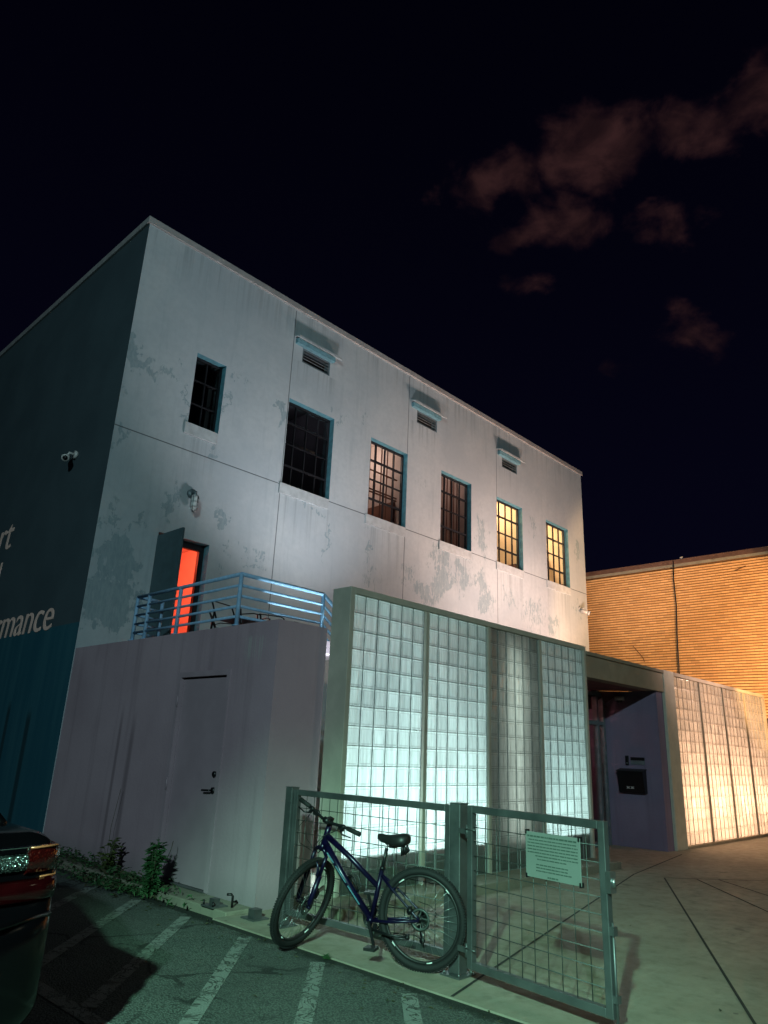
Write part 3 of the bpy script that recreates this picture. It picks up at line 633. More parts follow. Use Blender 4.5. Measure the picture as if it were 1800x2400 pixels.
m = MB(); m.tube([(OX - .02, 8.53, 7.6), (OX - .03, 8.57, 7.0), (OX - .03, 8.56, 6.2), (OX - .03, 8.62, 5.2), (OX - .03, 8.65, 4.3), (OX - .03, 8.68, 2.8)], .02, 6); m.build('cable', M['black'], bk)
m = MB(); m.tube([(OX - .015, 10.05, 5.0), (OX - .015, 9.75, 4.62), (OX - .015, 9.72, 4.5)], .012, 5); m.build('crack', M['brickgap'], bk); m = MB(); m.tube([(OX - .012, 6.75, 7.02), (OX - .012, 6.42, 7.12)], .014, 5); m.build('crack', M['brickgap'], bk)
m = MB()
for (yy, s) in ((8.30, .05),):
    m = MB(); m.cyl((OX + .05, yy, H1 + .24), (0, 0, 1), s, .08, 10); m.build('roof_fitting', M['camwhite'], bk)

# ---- fence, gate -------------------------------------------------------------------
def fence_post(label, x, y, h_, s=.10, rz=0):
    t = thing('fence_post', label, 'post', (x, y, .012), rz, 'galvanised posts of the fence', world=False)
    m = MB(); m.box(-s / 2, s / 2, -s / 2, s / 2, .012, h_); m.build('shaft', M['galv'], t, bevel=.006)
    m = MB(); m.box(-.10, .10, -.09, .09, 0, .012); m.build('base_plate', M['galv'], t)
    for a in (-.075, .075):
        for b in (-.068, .068): m = MB(); m.cyl((a, b, .02), (0, 0, 1), .011, .02, 6); m.build('bolt', M['galv'], t)
    m = MB(); m.box(-s / 2 - .002, s / 2 + .002, -s / 2 - .002, s / 2 + .002, h_, h_ + .008); m.build('cap', M['galv'], t)
    return t
fence_post('galvanised square post between the fence panel and the gate', 4.795, 3.70, 1.165)
fence_post('galvanised square post against the lilac annex', 4.70, 5.62, 1.165, .09)
def panel_frame(t, L, z0, z1, w, nh, nv):
    """frame along local x from 0..L"""
    m = MB(); m.box(0, w, -w / 2, w / 2, z0, z1); m.box(L - w, L, -w / 2, w / 2, z0, z1); m.box(w, L - w, -w / 2, w / 2, z1 - w, z1); m.box(w, L - w, -w / 2, w / 2, z0, z0 + w)
    m.build('frame', M['galv'], t, bevel=.004)
    m = MB()
    for i in range(1, nv): x = w + (L - 2 * w) * i / nv; m.tube([(x, .004, z0 + w), (x, .004, z1 - w)], .0032, 6)
    for i in range(1, nh): z = z0 + w + (z1 - z0 - 2 * w) * i / nh; m.tube([(w, -.004, z), (L - w, -.004, z)], .0032, 6)
    m.build('wire_mesh', M['wire'], t)
fp = thing('mesh_fence', 'galvanised mesh fence panel behind the leaning bicycle', 'fence', (4.705, 5.57, 0), math.atan2(3.76 - 5.57, 4.785 - 4.705), world=False)
panel_frame(fp, 1.81, .11, 1.165, .05, 9, 17)
for (x, z) in ((-.012, .95), (-.012, .25), (1.822, 1.0), (1.822, .25)): m = MB(); m.box(x - .02, x + .02, -.018, .018, z - .03, z + .03); m.build('clip', M['galv'], fp)
ga = Vector((4.672, 3.505)); gb = Vector((4.524, 2.325)); GL = (gb - ga).length
gt = thing('gate', 'galvanised mesh gate with a notice tied to it', 'gate', (ga.x, ga.y, 0), math.atan2(gb.y - ga.y, gb.x - ga.x), world=False)
panel_frame(gt, GL, .115, 1.185, .05, 10, 10)
for z in (.22, 1.0):
    m = MB(); m.cyl((-.022, 0, z), (0, 0, 1), .014, .09, 10); m.box(-.11, -.02, -.006, .006, z - .018, z + .018); m.tube([(-.02, -.02, z + .02), (.09, -.035, z + .02)], .005, 6); m.build('hinge', M['galv'], gt)
m = MB(); m.tube([(GL + .012, 0, .62), (GL + .012, 0, .02)], .009, 8); m.box(GL, GL + .03, -.02, .02, .55, .60); m.box(GL, GL + .03, -.02, .02, .2, .24); m.build('drop_bolt', M['galv'], gt)
m = MB(); m.box(GL - .004, GL + .03, -.03, .03, .78, .90); m.cyl((GL + .035, 0, .84), (0, 0, 1), .012, .05, 8); m.build('latch', M['alu'], gt)
sg = thing('notice_sign', 'pale green notice board with illegible lines tied to the gate', 'sign', (ga.x, ga.y, 0), gt.rotation_euler.z, world=False)
m = MB(); m.box(.556, 1.004, -.024, -.016, .785, 1.067); m.build('board', M['signboard'], sg, bevel=.003)
m = MB(); rnd = random.Random(3)
def words(x0, x1, z, hgt):
    x = x0
    while x < x1 - .006:
        wd = min(rnd.uniform(.010, .040), x1 - x); m.box(x, x + wd, -.0255, -.0242, z - hgt / 2, z + hgt / 2); x += wd + .005
words(.575, .985, 1.040, .010); m.build('heading', M['signtext'], sg); m = MB()
for i, (a, b) in enumerate(((.585, .975), (.575, .985), (.575, .985), (.575, .985), (.575, .985), (.640, .985), (.655, .90))): words(a, b, 1.018 - .0195 * i, .0065)
m.build('text_block', M['signtext'], sg); m = MB()
for i, (a, b) in enumerate(((.645, .91), (.645, .90), (.645, .93))): words(a, b, .868 - .0185 * i, .0065)
m.build('text_block', M['signtext'], sg); m = MB(); words(.738, .822, .80, .009); m.build('footer', M['signtext'], sg)
for (x, z) in ((.563, 1.062), (.996, 1.058), (.563, .79), (.996, .79)): m = MB(); m.box(x - .005, x + .005, -.030, .008, z - .012, z + .016); m.build('cable_tie', M['black'], sg)

# ---- stubs by the wall
t = thing('post_stub', 'short rusty angle bracket bolted to the kerb under the lilac wall', 'bracket', (4.56, 6.50, .045), world=False)
m = MB(); m.box(-.09, .09, -.10, .10, 0, .014); m.build('base_plate', M['galv'], t); m = MB(); m.box(-.035, .035, -.04, .04, .014, .07); m.build('stub', M['galv'], t)
m = MB(); m.cyl((-.07, -.08, .03), (0, 0, 1), .01, .05, 6); m.build('bolt', M['black'], t); m = MB(); m.cyl((-.07, .08, .03), (0, 0, 1), .01, .05, 6); m.build('bolt', M['black'], t)
t = thing('post_stub', 'stub of a cut post by the corner of the lilac annex', 'bracket', (4.66, 5.98, .012), world=False)
m = MB(); m.box(-.09, .09, -.10, .10, 0, .014); m.build('base_plate', M['galv'], t); m = MB(); m.box(-.045, .045, -.045, .045, .014, .085); m.build('stub', M['galv'], t)
t = thing('pipe_stub', 'thin dark hooked pipe rising from the kerb by the lilac wall', 'pipe', (4.66, 6.35, .045), world=False)
m = MB(); m.tube([(0, 0, 0), (0, 0, .10), (-.01, .01, .115), (-.05, .03, .115)], .012, 8); m.build('pipe', M['black'], t)

# ---- weeds -------------------------------------------------------------------------
def leaf(m, p, d, L, wd, mi=0):
    d = Vector(d).normalized(); sd = d.cross(Vector((random.uniform(-.4, .4), random.uniform(-.4, .4), 1)))
    if sd.length < .05: sd = Vector((1, 0, 0))
    sd.normalize(); p = Vector(p); up = sd.cross(d) * (.12 * L)
    m.add([p, p + d * L * .45 + sd * wd + up, p + d * L - up, p + d * L * .45 - sd * wd + up], [(0, 1, 2, 3)], mi)
def weed(name, label, base, h_, spread, nst, lm, leafL):
    t = thing(name, label, 'weed', base, world=False); st = MB(); lf = MB()
    for i in range(nst):
        a = random.uniform(0, 2 * pi); q = random.uniform(.2, 1) * spread; hh = h_ * random.uniform(.55, 1)
        pts = [(0, 0, 0), (q * .4 * cos(a), q * .4 * sin(a), hh * .5), (q * cos(a), q * sin(a), hh)]; st.tube(pts, [.006, .004, .002], 5)
        for kx in range(int(hh / .022)):
            u = random.uniform(.08, 1); p = Vector((q * u * cos(a), q * u * sin(a), hh * u)); b = random.uniform(0, 2 * pi)
            leaf(lf, p, (cos(b), sin(b), random.uniform(-.3, .6)), leafL * random.uniform(.6, 1.2), leafL * .22)
    st.build('stem', M['litter'], t); lf.build('foliage', lm, t); return t
weed('weed_plant', 'tall bushy green weed against the lilac wall', (4.41, 7.46, .01), .56, .10, 22, M['leafa'], .10)
weed('weed_plant', 'smaller olive weed left of the tall green one', (4.55, 8.72, .05), .36, .15, 13, M['leafb'], .09)
t = tag(MB().tube([(4.62, 7.6, .05), (4.63, 7.62, .25), (4.66, 7.56, .42), (4.7, 7.6, .50)], .004, 5).build('dry_stalk', M['litter']), 'thin dry stalk between the tall weed and the lilac wall', 'weed')
t = tag(MB().tube([(4.72, 9.1, .05), (4.73, 9.12, .5), (4.75, 9.05, .95)], .003, 5).build('dry_stalk', M['litter']), 'long thin dry stalk above the olive weed', 'weed')
lf = MB()
for i in range(420):
    y = random.gauss(8.0, .45); x = random.gauss(4.40, .09); b = random.uniform(0, 2 * pi); leaf(lf, (min(x, 4.7), y, .01 if x < 4.42 else .07), (cos(b), sin(b), random.uniform(.1, 1.2)), random.uniform(.05, .13), random.uniform(.010, .022), random.choice((0, 1, 1)))
for i in range(900):
    y = random.uniform(7.5, 10.6); x = random.gauss(4.36, .16) if y < 8.9 else random.gauss(4.5, .12)
    if x > 4.78 or x < 4.0: continue
    b = random.uniform(0, 2 * pi); z = .006 if x < 4.42 else .075
    leaf(lf, (x, y, z + random.uniform(0, .07)), (cos(b), sin(b), random.uniform(-.1, .6)), random.uniform(.03, .085), random.uniform(.008, .02), random.choice((0, 1, 1)))
for i in range(150):
    y = random.uniform(1.0, 7.6); x = 4.34 - abs(random.gauss(0, .28)) if random.random() < .8 else random.uniform(2.4, 7.5)
    b = random.uniform(0, 2 * pi); z = .008 if x < 4.36 else .018
    leaf(lf, (x, y, z), (cos(b), sin(b), random.uniform(-.1, .25)), random.uniform(.015, .05), random.uniform(.005, .013), 0)
tag(lf.build('leaf_litter', [M['litter'], M['leafa']]), 'dead leaves and low weeds along the kerb', 'leaves', kind='stuff')
lf = MB()
for i in range(70): b = random.uniform(0, 2 * pi); leaf(lf, (4.33 + random.uniform(-.012, .012), 4.62 + random.uniform(-.03, .03), .004), (cos(b), sin(b), random.uniform(.2, 1.4)), random.uniform(.02, .06), .005)
tag(lf.build('grass_tuft', M['leafa']), 'small grass tuft in the crack beside the bicycle', 'weed')

# ---- bicycle -----------------------------------------------------------------------
bike = thing('bicycle', 'dark indigo step-through mountain bike leaning by the fence with its front wheel turned', 'bicycle', (4.650, 3.892, .012), world=False)
bike.rotation_euler = (Matrix.Rotation(R(110.5), 4, 'Z') @ Matrix.Rotation(R(-2.0), 4, 'X')).to_euler()
def wheel(parent, mtx=None, rear=False):
    Rw = .35
    def put(m, name, mat, par):
        ob = m.build(name, mat, par)
        return ob
    m = MB(); m.ring((0, 0, 0), (0, 1, 0), Rw - .026, .026, 56, 10); 
    for i in range(112):                                             # tread knobs
        a = 2 * pi * i / 112
        for s in (-.012, .012): 
            c = Vector((cos(a), 0, sin(a))) * (Rw - .003) + Vector((0, s, 0)); m.obox(c, (-sin(a), 0, cos(a)), (0, 1, 0), (cos(a), 0, sin(a)), .006, .008, .005)
    w_ = put(m, 'wheel', M['rubber'], parent)
    m = MB(); m.ring((0, 0, 0), (0, 1, 0), Rw - .058, .012, 48, 8, 0, 1.0); put(m, 'rim', M['blackpl'], w_)
    for (a0, a1) in ((.9, 1.06), (2.3, 2.42), (4.4, 4.55), (5.5, 5.62)):
        m = MB(); m.tube([(cos(a) * (Rw - .058), .0115, sin(a) * (Rw - .058)) for a in (a0, (a0 + a1) / 2, a1)], .005, 5); put(m, 'decal', M['white'], w_)
    m = MB()
    for i in range(32):
        a = 2 * pi * i / 32; s = 1 if i % 2 else -1; b = a + (.5 if (i // 2) % 2 else -.5)
        m.tube([(cos(b) * .022, s * .028, sin(b) * .022), (cos(a) * (Rw - .066), 0, sin(a) * (Rw - .066))], .0011, 4)
    put(m, 'spokes', M['alu'], w_)
    m = MB(); m.cyl((0, 0, 0), (0, 1, 0), .018, .075, 14); m.cyl((0, .03, 0), (0, 1, 0), .028, .006, 14); m.cyl((0, -.03, 0), (0, 1, 0), .028, .006, 14); m.cyl((0, 0, 0), (0, 1, 0), .006, .13, 8); put(m, 'hub', M['black'], w_)
    m = MB(); m.ring((0, .042, 0), (0, 1, 0), .068, .011, 30, 4, 0, .09)
    for i in range(5): a = 2 * pi * i / 5; m.bar((cos(a) * .02, .042, sin(a) * .02), (cos(a + .5) * .062, .042, sin(a + .5) * .062), .008, .002, (0, 1, 0))
    put(m, 'brake_disc', M['wire'], w_)
    m = MB()
    for a in ((1.9, 5.0) if rear else (3.05,)): m.obox((cos(a) * .2, 0, sin(a) * .2), (-sin(a), 0, cos(a)), (0, 1, 0), (cos(a), 0, sin(a)), .016, .006, .035)
    if not rear: put(m, 'reflector', M['white'], w_)
    return w_
RA = Vector((.03, 0, .35)); BB = Vector((.445, 0, .295)); SC = Vector((.362, 0, .66)); HT = Vector((.838, 0, .945)); HB = Vector((.888, 0, .80))
ax = (HB - HT).normalized(); FH = Vector((1.043, 0, .352))
rw = wheel(bike, rear=True); rw.location = RA
m = MB()
for i, rr in enumerate((.05, .045, .04, .035, .03, .026)): m.cyl((0, -.032 - i * .004, 0), (0, 1, 0), rr, .002, 24)
m.build('cassette', M['wire'], rw)
# frame: hydroformed tubes, step-through top tube
m = MB()
m.tube([HB + Vector((-.005, 0, .02)), HB * .6 + BB * .4 + Vector((0, 0, -.008)), BB], [.028, .027, .025], 12)
m.tube([HT * .45 + HB * .55, (.64, 0, .715), (.40, 0, .535)], [.024, .021, .019], 12)
m.tube([BB, SC], [.019, .018], 12); m.tube([HT, HB], .024, 14); m.cyl(BB, (0, 1, 0), .024, .075, 16)
for s in (-1, 1):
    m.tube([SC + Vector((0, s * .012, -.05)), SC * .7 + RA * .3 + Vector((0, s * .045, -.03)), RA + Vector((.02, s * .062, .02)), RA + Vector((0, s * .062, 0))], [.011, .010, .009, .009], 8)
    m.tube([BB + Vector((-.02, s * .03, 0)), BB * .6 + RA * .4 + Vector((0, s * .05, -.008)), RA + Vector((0, s * .062, -.004))], [.012, .011, .010], 8)
m.tube([SC * .66 + RA * .34 + Vector((0, -.05, -.02)), SC * .66 + RA * .34 + Vector((0, .05, -.02))], .009, 8)
m.build('frame', M['bluepaint'], bike)
m = MB(); d = (BB - HB); 
for (a, b) in ((.12, .26), (.30, .52), (.56, .80)): m.bar(HB + d * a + Vector((0, .0262, .0)), HB + d * b + Vector((0, .0262, .0)), .004, .030, (0, 1, 0))
m.build('decal', M['tealdecal'], bike)
m = MB(); sa = (SC - BB).normalized(); m.tube([SC - sa * .03, SC + sa * .155], .014, 10); m.cyl(SC + sa * .005, sa, .021, .022, 12); m.tube([SC + Vector((-.02, .02, 0)), SC + Vector((-.05, .028, .004))], .005, 6); m.build('seat_post', M['black'], bike)
# saddle
ST = Vector((.27, 0, .872)); rings = []
for (x, hw, zt, zb) in ((-.128, .045, .042, .0), (-.115, .074, .055, -.024), (-.07, .082, .056, -.040), (-.01, .068, .044, -.040), (.05, .036, .036, -.034), (.11, .022, .042, -.018), (.135, .012, .036, .004)):
    rg = []
    for k_ in range(14):
        a = 2 * pi * k_ / 14; y = hw * cos(a); z = (zt if sin(a) > 0 else -zb) * abs(sin(a)) ** .6 * (1 if sin(a) > 0 else -1); rg.append(ST + Vector((x, y, z)))
    rings.append(rg)
m = MB(); m.loft(rings); sd = m.build('saddle', M['blackpl'], bike)
m = MB()
for s in (-.018, .018): m.tube([ST + Vector((-.1, s * 2, -.01)), ST + Vector((-.06, s, -.04)), ST + Vector((.04, s, -.04)), ST + Vector((.10, s * .6, -.005))], .0035, 6)
m.box(ST.x - .02, ST.x + .03, -.02, .02, ST.z - .055, ST.z - .035); m.build('saddle_rails', M['black'], sd)
for s in (-.035, .005, .035):
    m = MB(); m.tube([ST + Vector((-.09 + s * .2, s, -.02)), ST + Vector((-.10 + s * .3, s * 1.1, -.07)), ST + Vector((-.08, s, -.10))], [.009, .014, .006], 6); m.build('saddle_spring', M['black'], sd)
# crankset
m = MB(); m.ring(BB + Vector((0, -.045, 0)), (0, 1, 0), .072, .008, 36, 5, 0, .3); m.ring(BB + Vector((0, -.052, 0)), (0, 1, 0), .088, .006, 40, 5, 0, .3)
for i in range(4): a = i * pi / 2 + .4; m.bar(BB + Vector((0, -.048, 0)), BB + Vector((cos(a) * .075, -.048, sin(a) * .075)), .014, .005, (0, 1, 0))
cs = m.build('crankset', M['black'], bike)
ca = Vector((-.36, 0, -.93)).normalized()
for s, nm in ((1, 'pedal'), (-1, 'pedal')):
    e = BB + ca * (.17 * s) + Vector((0, .072 * s, 0)); m = MB(); m.bar(BB + Vector((0, .055 * s, 0)), e, .022, .012, (0, 1, 0)); m.build('crank_arm', M['black'], cs)
    m = MB(); c = e + Vector((0, .055 * s, 0)); m.box(c.x - .045, c.x + .045, c.y - .045, c.y + .045, c.z - .010, c.z + .010); m.tube([e, c], .006, 6); m.build(nm, M['blackpl'], cs)
m = MB(); o1, o2 = BB + Vector((0, -.048, .088)), RA + Vector((0, -.042, .045)); m.tube([o1, o2], .004, 5); m.tube([BB + Vector((0, -.048, -.088)), RA + Vector((.07, -.046, -.13)), RA + Vector((.02, -.046, -.15))], .004, 5); m.build('chain', M['black'], bike)
m = MB(); m.bar(RA + Vector((.0, -.055, -.03)), RA + Vector((.03, -.058, -.075)), .02, .02); m.bar(RA + Vector((.03, -.05, -.07)), RA + Vector((.01, -.05, -.16)), .022, .008, (0, 1, 0)); m.cyl(RA + Vector((.03, -.046, -.075)), (0, 1, 0), .022, .006, 12); m.cyl(RA + Vector((.01, -.046, -.16)), (0, 1, 0), .022, .006, 12)
m.tube([RA + Vector((.0, -.06, -.03)), RA + Vector((-.07, -.06, -.02)), RA + Vector((-.10, -.06, .03)), RA + Vector((-.05, -.06, .08)), RA + Vector((.05, -.06, .10))], .0025, 5); m.build('derailleur', M['black'], bike)
m = MB(); m.bar(BB + Vector((-.05, .03, -.02)), BB + Vector((-.06, .07, -.05)), .03, .02); m.tube([BB + Vector((-.06, .07, -.05)), BB + Vector((-.18, .085, -.065)), BB + Vector((-.33, .09, -.06))], [.010, .009, .009], 8); m.cyl(BB + Vector((-.335, .09, -.06)), (1, 0, .1), .016, .03, 10); m.build('kickstand', M['black'], bike)
m = MB(); q = HB * .42 + BB * .58 + Vector((.0, 0, .0)); pd = (HB - BB).normalized(); nn = Vector((-pd.z, 0, pd.x))
m.tube([q + nn * .03 + Vector((0, .012, 0)) - pd * .06, q + nn * .06 + Vector((0, .035, 0)) - pd * .05, q + nn * .085 + Vector((0, .035, 0)) + pd * .02, q + nn * .06 + Vector((0, .035, 0)) + pd * .07, q + nn * .03 + Vector((0, .012, 0)) + pd * .05], .005, 6)
m.tube([q + nn * .03 - Vector((0, .012, 0)) - pd * .06, q + nn * .06 - Vector((0, .035, 0)) - pd * .05, q + nn * .085 - Vector((0, .035, 0)) + pd * .02, q + nn * .06 - Vector((0, .035, 0)) + pd * .07, q + nn * .03 - Vector((0, .012, 0)) + pd * .05], .005, 6)
m.bar(q + nn * .03 - pd * .07, q + nn * .03 + pd * .07, .02, .008); m.build('bottle_cage', M['black'], bike)
m = MB(); m.cyl(RA + Vector((.075, .058, .055)), (0, 1, 0), .022, .03, 10); m.bar(RA + Vector((.075, .055, .03)), RA + Vector((.075, .055, .09)), .03, .026); m.build('brake_caliper', M['black'], bike)
# steered front end: local z' along the steering axis
STEER = R(80)
rot = Matrix.Translation(HB) @ Matrix.Rotation(STEER, 4, -ax) @ Matrix.Translation(-HB)
def steer(o): o.matrix_local = rot @ o.matrix_local if o.matrix_local else rot
fk = MB(); cr = HB + ax * .055
fk.tube([HB + ax * .0, cr], .022, 12); fk.tube([cr + Vector((0, -.062, -.02)), cr + Vector((0, -.03, .012)), cr + Vector((0, .03, .012)), cr + Vector((0, .062, -.02))], .017, 10)
for s in (-1, 1):
    A, Bq = cr + Vector((0, s * .062, -.02)), FH + Vector((0, s * .062, 0)); fk.tube([A, A * .6 + Bq * .4], .015, 10); fk.tube([A * .6 + Bq * .4, Bq + Vector((0, 0, .03)), Bq], [.021, .021, .016], 10); fk.cyl(Bq + ax * .01, (0, 1, 0), .016, .03, 10)
arc = [cr * .6 + FH * .4 + Vector((0, .062 * cos(a), 0)) + Vector((.035, 0, .0)) + (-ax) * (.062 * 1.5 * sin(a)) for a in [pi * i / 8 for i in range(9)]]
fk.tube(arc, .012, 8)
fko = fk.build('fork', M['bluepaint'], bike); fko.matrix_local = rot
fw = wheel(fko); fw.location = FH
m = MB(); m.cyl(FH + Vector((-.075, .058, .075)), (0, 1, 0), .022, .03, 10); m.bar(FH + Vector((-.06, .058, .04)), FH + Vector((-.07, .058, .12)), .03, .026); m.build('brake_caliper', M['black'], fko)
top = HT - ax * .045; stm = top + Vector((.065, 0, .012))
m = MB(); m.tube([HT, top + -ax * .01], .02, 12); m.bar(top, stm, .034, .034); m.cyl(stm, (0, 1, 0), .024, .05, 14); sto = m.build('stem', M['black'], bike); sto.matrix_local = rot
hb = MB(); hb.tube([stm + Vector((-.028, -.325, .026)), stm + Vector((-.012, -.17, .022)), stm + Vector((0, -.05, 0)), stm, stm + Vector((0, .05, 0)), stm + Vector((-.012, .17, .022)), stm + Vector((-.028, .325, .026))], .0125, 10)
hbo = hb.build('handlebar', M['black'], sto)
for s in (-1, 1):
    m = MB(); m.tube([stm + Vector((-.016, s * .205, .023)), stm + Vector((-.028, s * .33, .026))], [.0175, .019], 12); m.build('grip', M['rubber'], hbo)
    m = MB(); b = stm + Vector((-.012, s * .17, .02)); m.cyl(b, (0, 1, 0), .018, .025, 10); m.bar(b, b + Vector((.035, 0, -.02)), .02, .022); m.tube([b + Vector((.035, 0, -.02)), b + Vector((.06, s * .04, -.022)), b + Vector((.045, s * .12, -.018))], [.006, .006, .005], 6); m.build('brake_lever', M['black'], hbo)
    m = MB(); m.box(b.x - .035, b.x + .0, b.y - .025 - s * .03, b.y + .025 - s * .03, b.z - .045, b.z - .012); m.build('shifter', M['blackpl'], hbo)
m = MB()
for s, sw in ((-1, .20), (1, .14), (-1, .12), (1, .08)):
    b = stm + Vector((.04, s * .15, .0)); m.tube([b, b + Vector((sw * .8, -s * .04, -.02)), b + Vector((sw, -s * .10, -.12)), b + Vector((sw * .3, -s * .13, -.24)), HB + Vector((.02, s * .02, -.02))], .0026, 5)
m.build('cables', M['black'], hbo)

# ---- car ---------------------------------------------------------------------------
car = thing('sedan_car', 'black sedan parked at the left with only its rear corner and tail lamp in view', 'car', (.86, 3.70, 0), world=False)
def sect(y, w, zb, zt, rt=.10, n=6):
    pts = []; rb = .12
    for (cx, cz, r, a0) in ((w - rt, zt - rt * .7, rt, 0), (-(w - rt), zt - rt * .7, rt, 90), (-(w - rb), zb + rb, rb, 180), (w - rb, zb + rb, rb, 270)):
        for i in range(n + 1): a = R(a0 + 90 * i / n); pts.append((cx + r * cos(a), y, cz + (r * (.7 if a0 < 180 else 1)) * sin(a)))
    return pts
bd = MB()
bd.loft([sect(0, .60, .42, .66), sect(.02, .76, .36, .72), sect(.07, .85, .30, .76), sect(.12, .875, .27, .785), sect(.15, .88, .26, .88), sect(.18, .885, .25, 1.01), sect(.21, .885, .25, 1.085, .12), sect(.27, .888, .24, 1.105, .14), sect(.6, .90, .22, 1.11, .16),
         sect(1.2, .91, .2, 1.06, .12), sect(2.4, .91, .2, 1.02, .12), sect(3.3, .90, .2, 1.01, .14), sect(4.0, .89, .22, .93, .16), sect(4.45, .85, .25, .80, .16), sect(4.65, .76, .3, .68, .12), sect(4.72, .6, .36, .6)])
body = bd.build('body', M['cred'], car)
def gh(y, w, z0, w1, z1): return [(w, y, z0), (w1, y, z1), (w1 * .6, y, z1 + .02), (-w1 * .6, y, z1 + .02), (-w1, y, z1), (-w, y, z0)]
m = MB(); m.loft([gh(.50, .74, 1.08, .70, 1.09), gh(.95, .80, 1.04, .62, 1.30), gh(1.30, .81, 1.0, .58, 1.42), gh(2.0, .82, 1.0, .57, 1.46), gh(2.55, .82, 1.0, .58, 1.42), gh(3.05, .80, 1.0, .64, 1.20), gh(3.45, .74, .98, .70, 1.0)]); m.build('cabin_glass', M['cglass'], car)
m = MB(); m.loft([[(x, y, z + .008) for (x, y, z) in ((.54, yy, zz), (-.54, yy, zz), (-.50, yy, zz + .035), (.50, yy, zz + .035))] for (yy, zz) in ((1.30, 1.41), (2.0, 1.455), (2.55, 1.41))]); m.build('roof', M['cred'], car)
m = MB()
for s in (-1, 1): m.tube([(s * .72, .52, 1.10), (s * .66, .90, 1.27), (s * .60, 1.30, 1.425), (s * .59, 2.0, 1.465), (s * .60, 2.55, 1.425), (s * .71, 3.4, 1.0)], .03, 6)
m.build('pillar', M['cred'], car)
for s in (-1, 1):
    # wrap-around tail lamp: rows of points following the corner
    path = [(.46, .165), (.58, .150), (.66, .150), (.73, .155), (.81, .165), (.87, .185), (.897, .25), (.905, .42)]
    def lamp(i0, i1, z0, z1, off):
        r0 = []
        P = path[i0:i1 + 1]; rings = []
        for (x, y) in P:
            nx = max(0, (x - .72) / .18); d = Vector((nx, -(1 - nx * .8), 0)).normalized() * off
            zc = (z1 - z0) * .5; sh = .03 * (x - .5)
            rings.append([(s * (x - d.x * .6), y - d.y * .6, z0 + sh), (s * (x + d.x), y + d.y, z0 + .02 + sh), (s * (x + d.x * 1.2), y + d.y * 1.2, z0 + zc + sh), (s * (x + d.x), y + d.y, z1 - .015 + sh), (s * (x - d.x * .6), y - d.y * .6, z1 + sh)])
        m = MB(); m.loft(rings, 0, True, True); return m
    tl = lamp(3, 7, .90, 1.035, .024).build('tail_lamp', M['lens'], car, fixn=True)
    lamp(0, 3, .915, 1.005, .020).build('reversing_lens', M['clear'], tl, fixn=True)
    lampP = path
    m = MB(); m.tube([(s * x, y - .026, 1.030 + .03 * (x - .5)) for (x, y) in lampP[3:6]] + [(s * .912, .235, 1.02), (s * .914, .235, .985), (s * .912, .235, .93), (s * .885, .17, .905), (s * .80, .135, .905)], .0055, 6); m.build('painted_glint', M['glint_orange'], tl)  # orange glints of lamplight along the lens edge, modelled as coloured tubes
    m = MB(); m.tube([(s * x, y - .024, 1.036 + .03 * (x - .5)) for (x, y) in path[:5]], .006, 6); m.build('chrome_strip', M['chrome'], tl)
    path = [(.50, .118), (.62, .112), (.72, .113), (.80, .120), (.86, .135), (.888, .19), (.892, .3)]
    lamp(0, 6, .785, .895, .018).build('lower_reflector', M['lensdark'], car, fixn=True)
m = MB(); m.tube([(-.86, .10, .745), (-.6, -.012, .735), (0, -.02, .735), (.6, -.012, .735), (.86, .10, .745), (.895, .3, .75)], .012, 6); m.build('bumper_strip', M['cred'], car)
m = MB(); m.box(-.26, .26, .115, .135, .84, .96); m.build('number_plate', M['white'], car)
m = MB(); m.tube([(-.30, .12, .99), (.30, .12, .99)], .012, 8); m.build('boot_trim', M['chrome'], car)
for s in (-1, 1):
    m = MB(); m.obox((s * .99, 3.05, 1.06), (1, 0, 0), (0, 1, 0), (0, 0, 1), .09, .05, .065); m.build('wing_mirror', M['cred'], car, bevel=.02)
for (x, y) in ((-.82, 1.02), (.82, 1.02), (-.82, 3.78), (.82, 3.78)):
    m = MB(); m.ring((x, y, .325), (1, 0, 0), .245, .08, 36, 10, 0, 1.1); wh = m.build('wheel', M['rubber'], car)
    m = MB(); m.cyl((x, y, .325), (1, 0, 0), .20, .14, 28); m.build('rim', M['alu'], wh)

# ------------------------------------------------------------------ lights
def lamp(name, kind, loc, energy, color, size=.2, aim=None, **kw):
    L = bpy.data.lights.new(name, kind); L.energy = energy; L.color = color
    if kind == 'AREA': L.shape = 'RECTANGLE'; L.size = size; L.size_y = kw.pop('size_y', size)
    else: L.shadow_soft_size = size
    for k_, v in kw.items(): setattr(L, k_, v)
    o = bpy.data.objects.new(name, L); COL.objects.link(o); o.location = loc
    if aim is not None: o.rotation_euler = (Vector(aim) - Vector(loc)).to_track_quat('-Z', 'Y').to_euler()
    return o
lamp('street_light', 'SPOT', (-3.9, -1.1, 5.0), 5000, (.40, 1, .68), .10, (2.4, 2.9, 0), spot_size=R(40), spot_blend=.75)
lamp('street_light_far', 'SPOT', (-13.0, -9.2, 10.0), 7300, (.62, .95, 1), .22, (4, 6, 3), spot_size=R(100), spot_blend=.6)
lamp('sodium_flood', 'SPOT', (17.6, 2.2, 4.6), 2000, (1, .66, .55), .25, (15.3, FY, 4.1), spot_size=R(76), spot_blend=1.0)
lamp('warm_ground_fill', 'SPOT', (18.2, .2, 5.0), 480, (1, .62, .36), .3, (16.2, 4.6, 0), spot_size=R(62), spot_blend=1.0)  # added spot standing in for the warm glass wall's spill on the ground
lamp('brick_flood', 'SPOT', (17.2, 1.8, 3.2), 4300, (1, .58, .27), .2, (22.0, 7.9, 4.6), spot_size=R(56), spot_blend=.35)
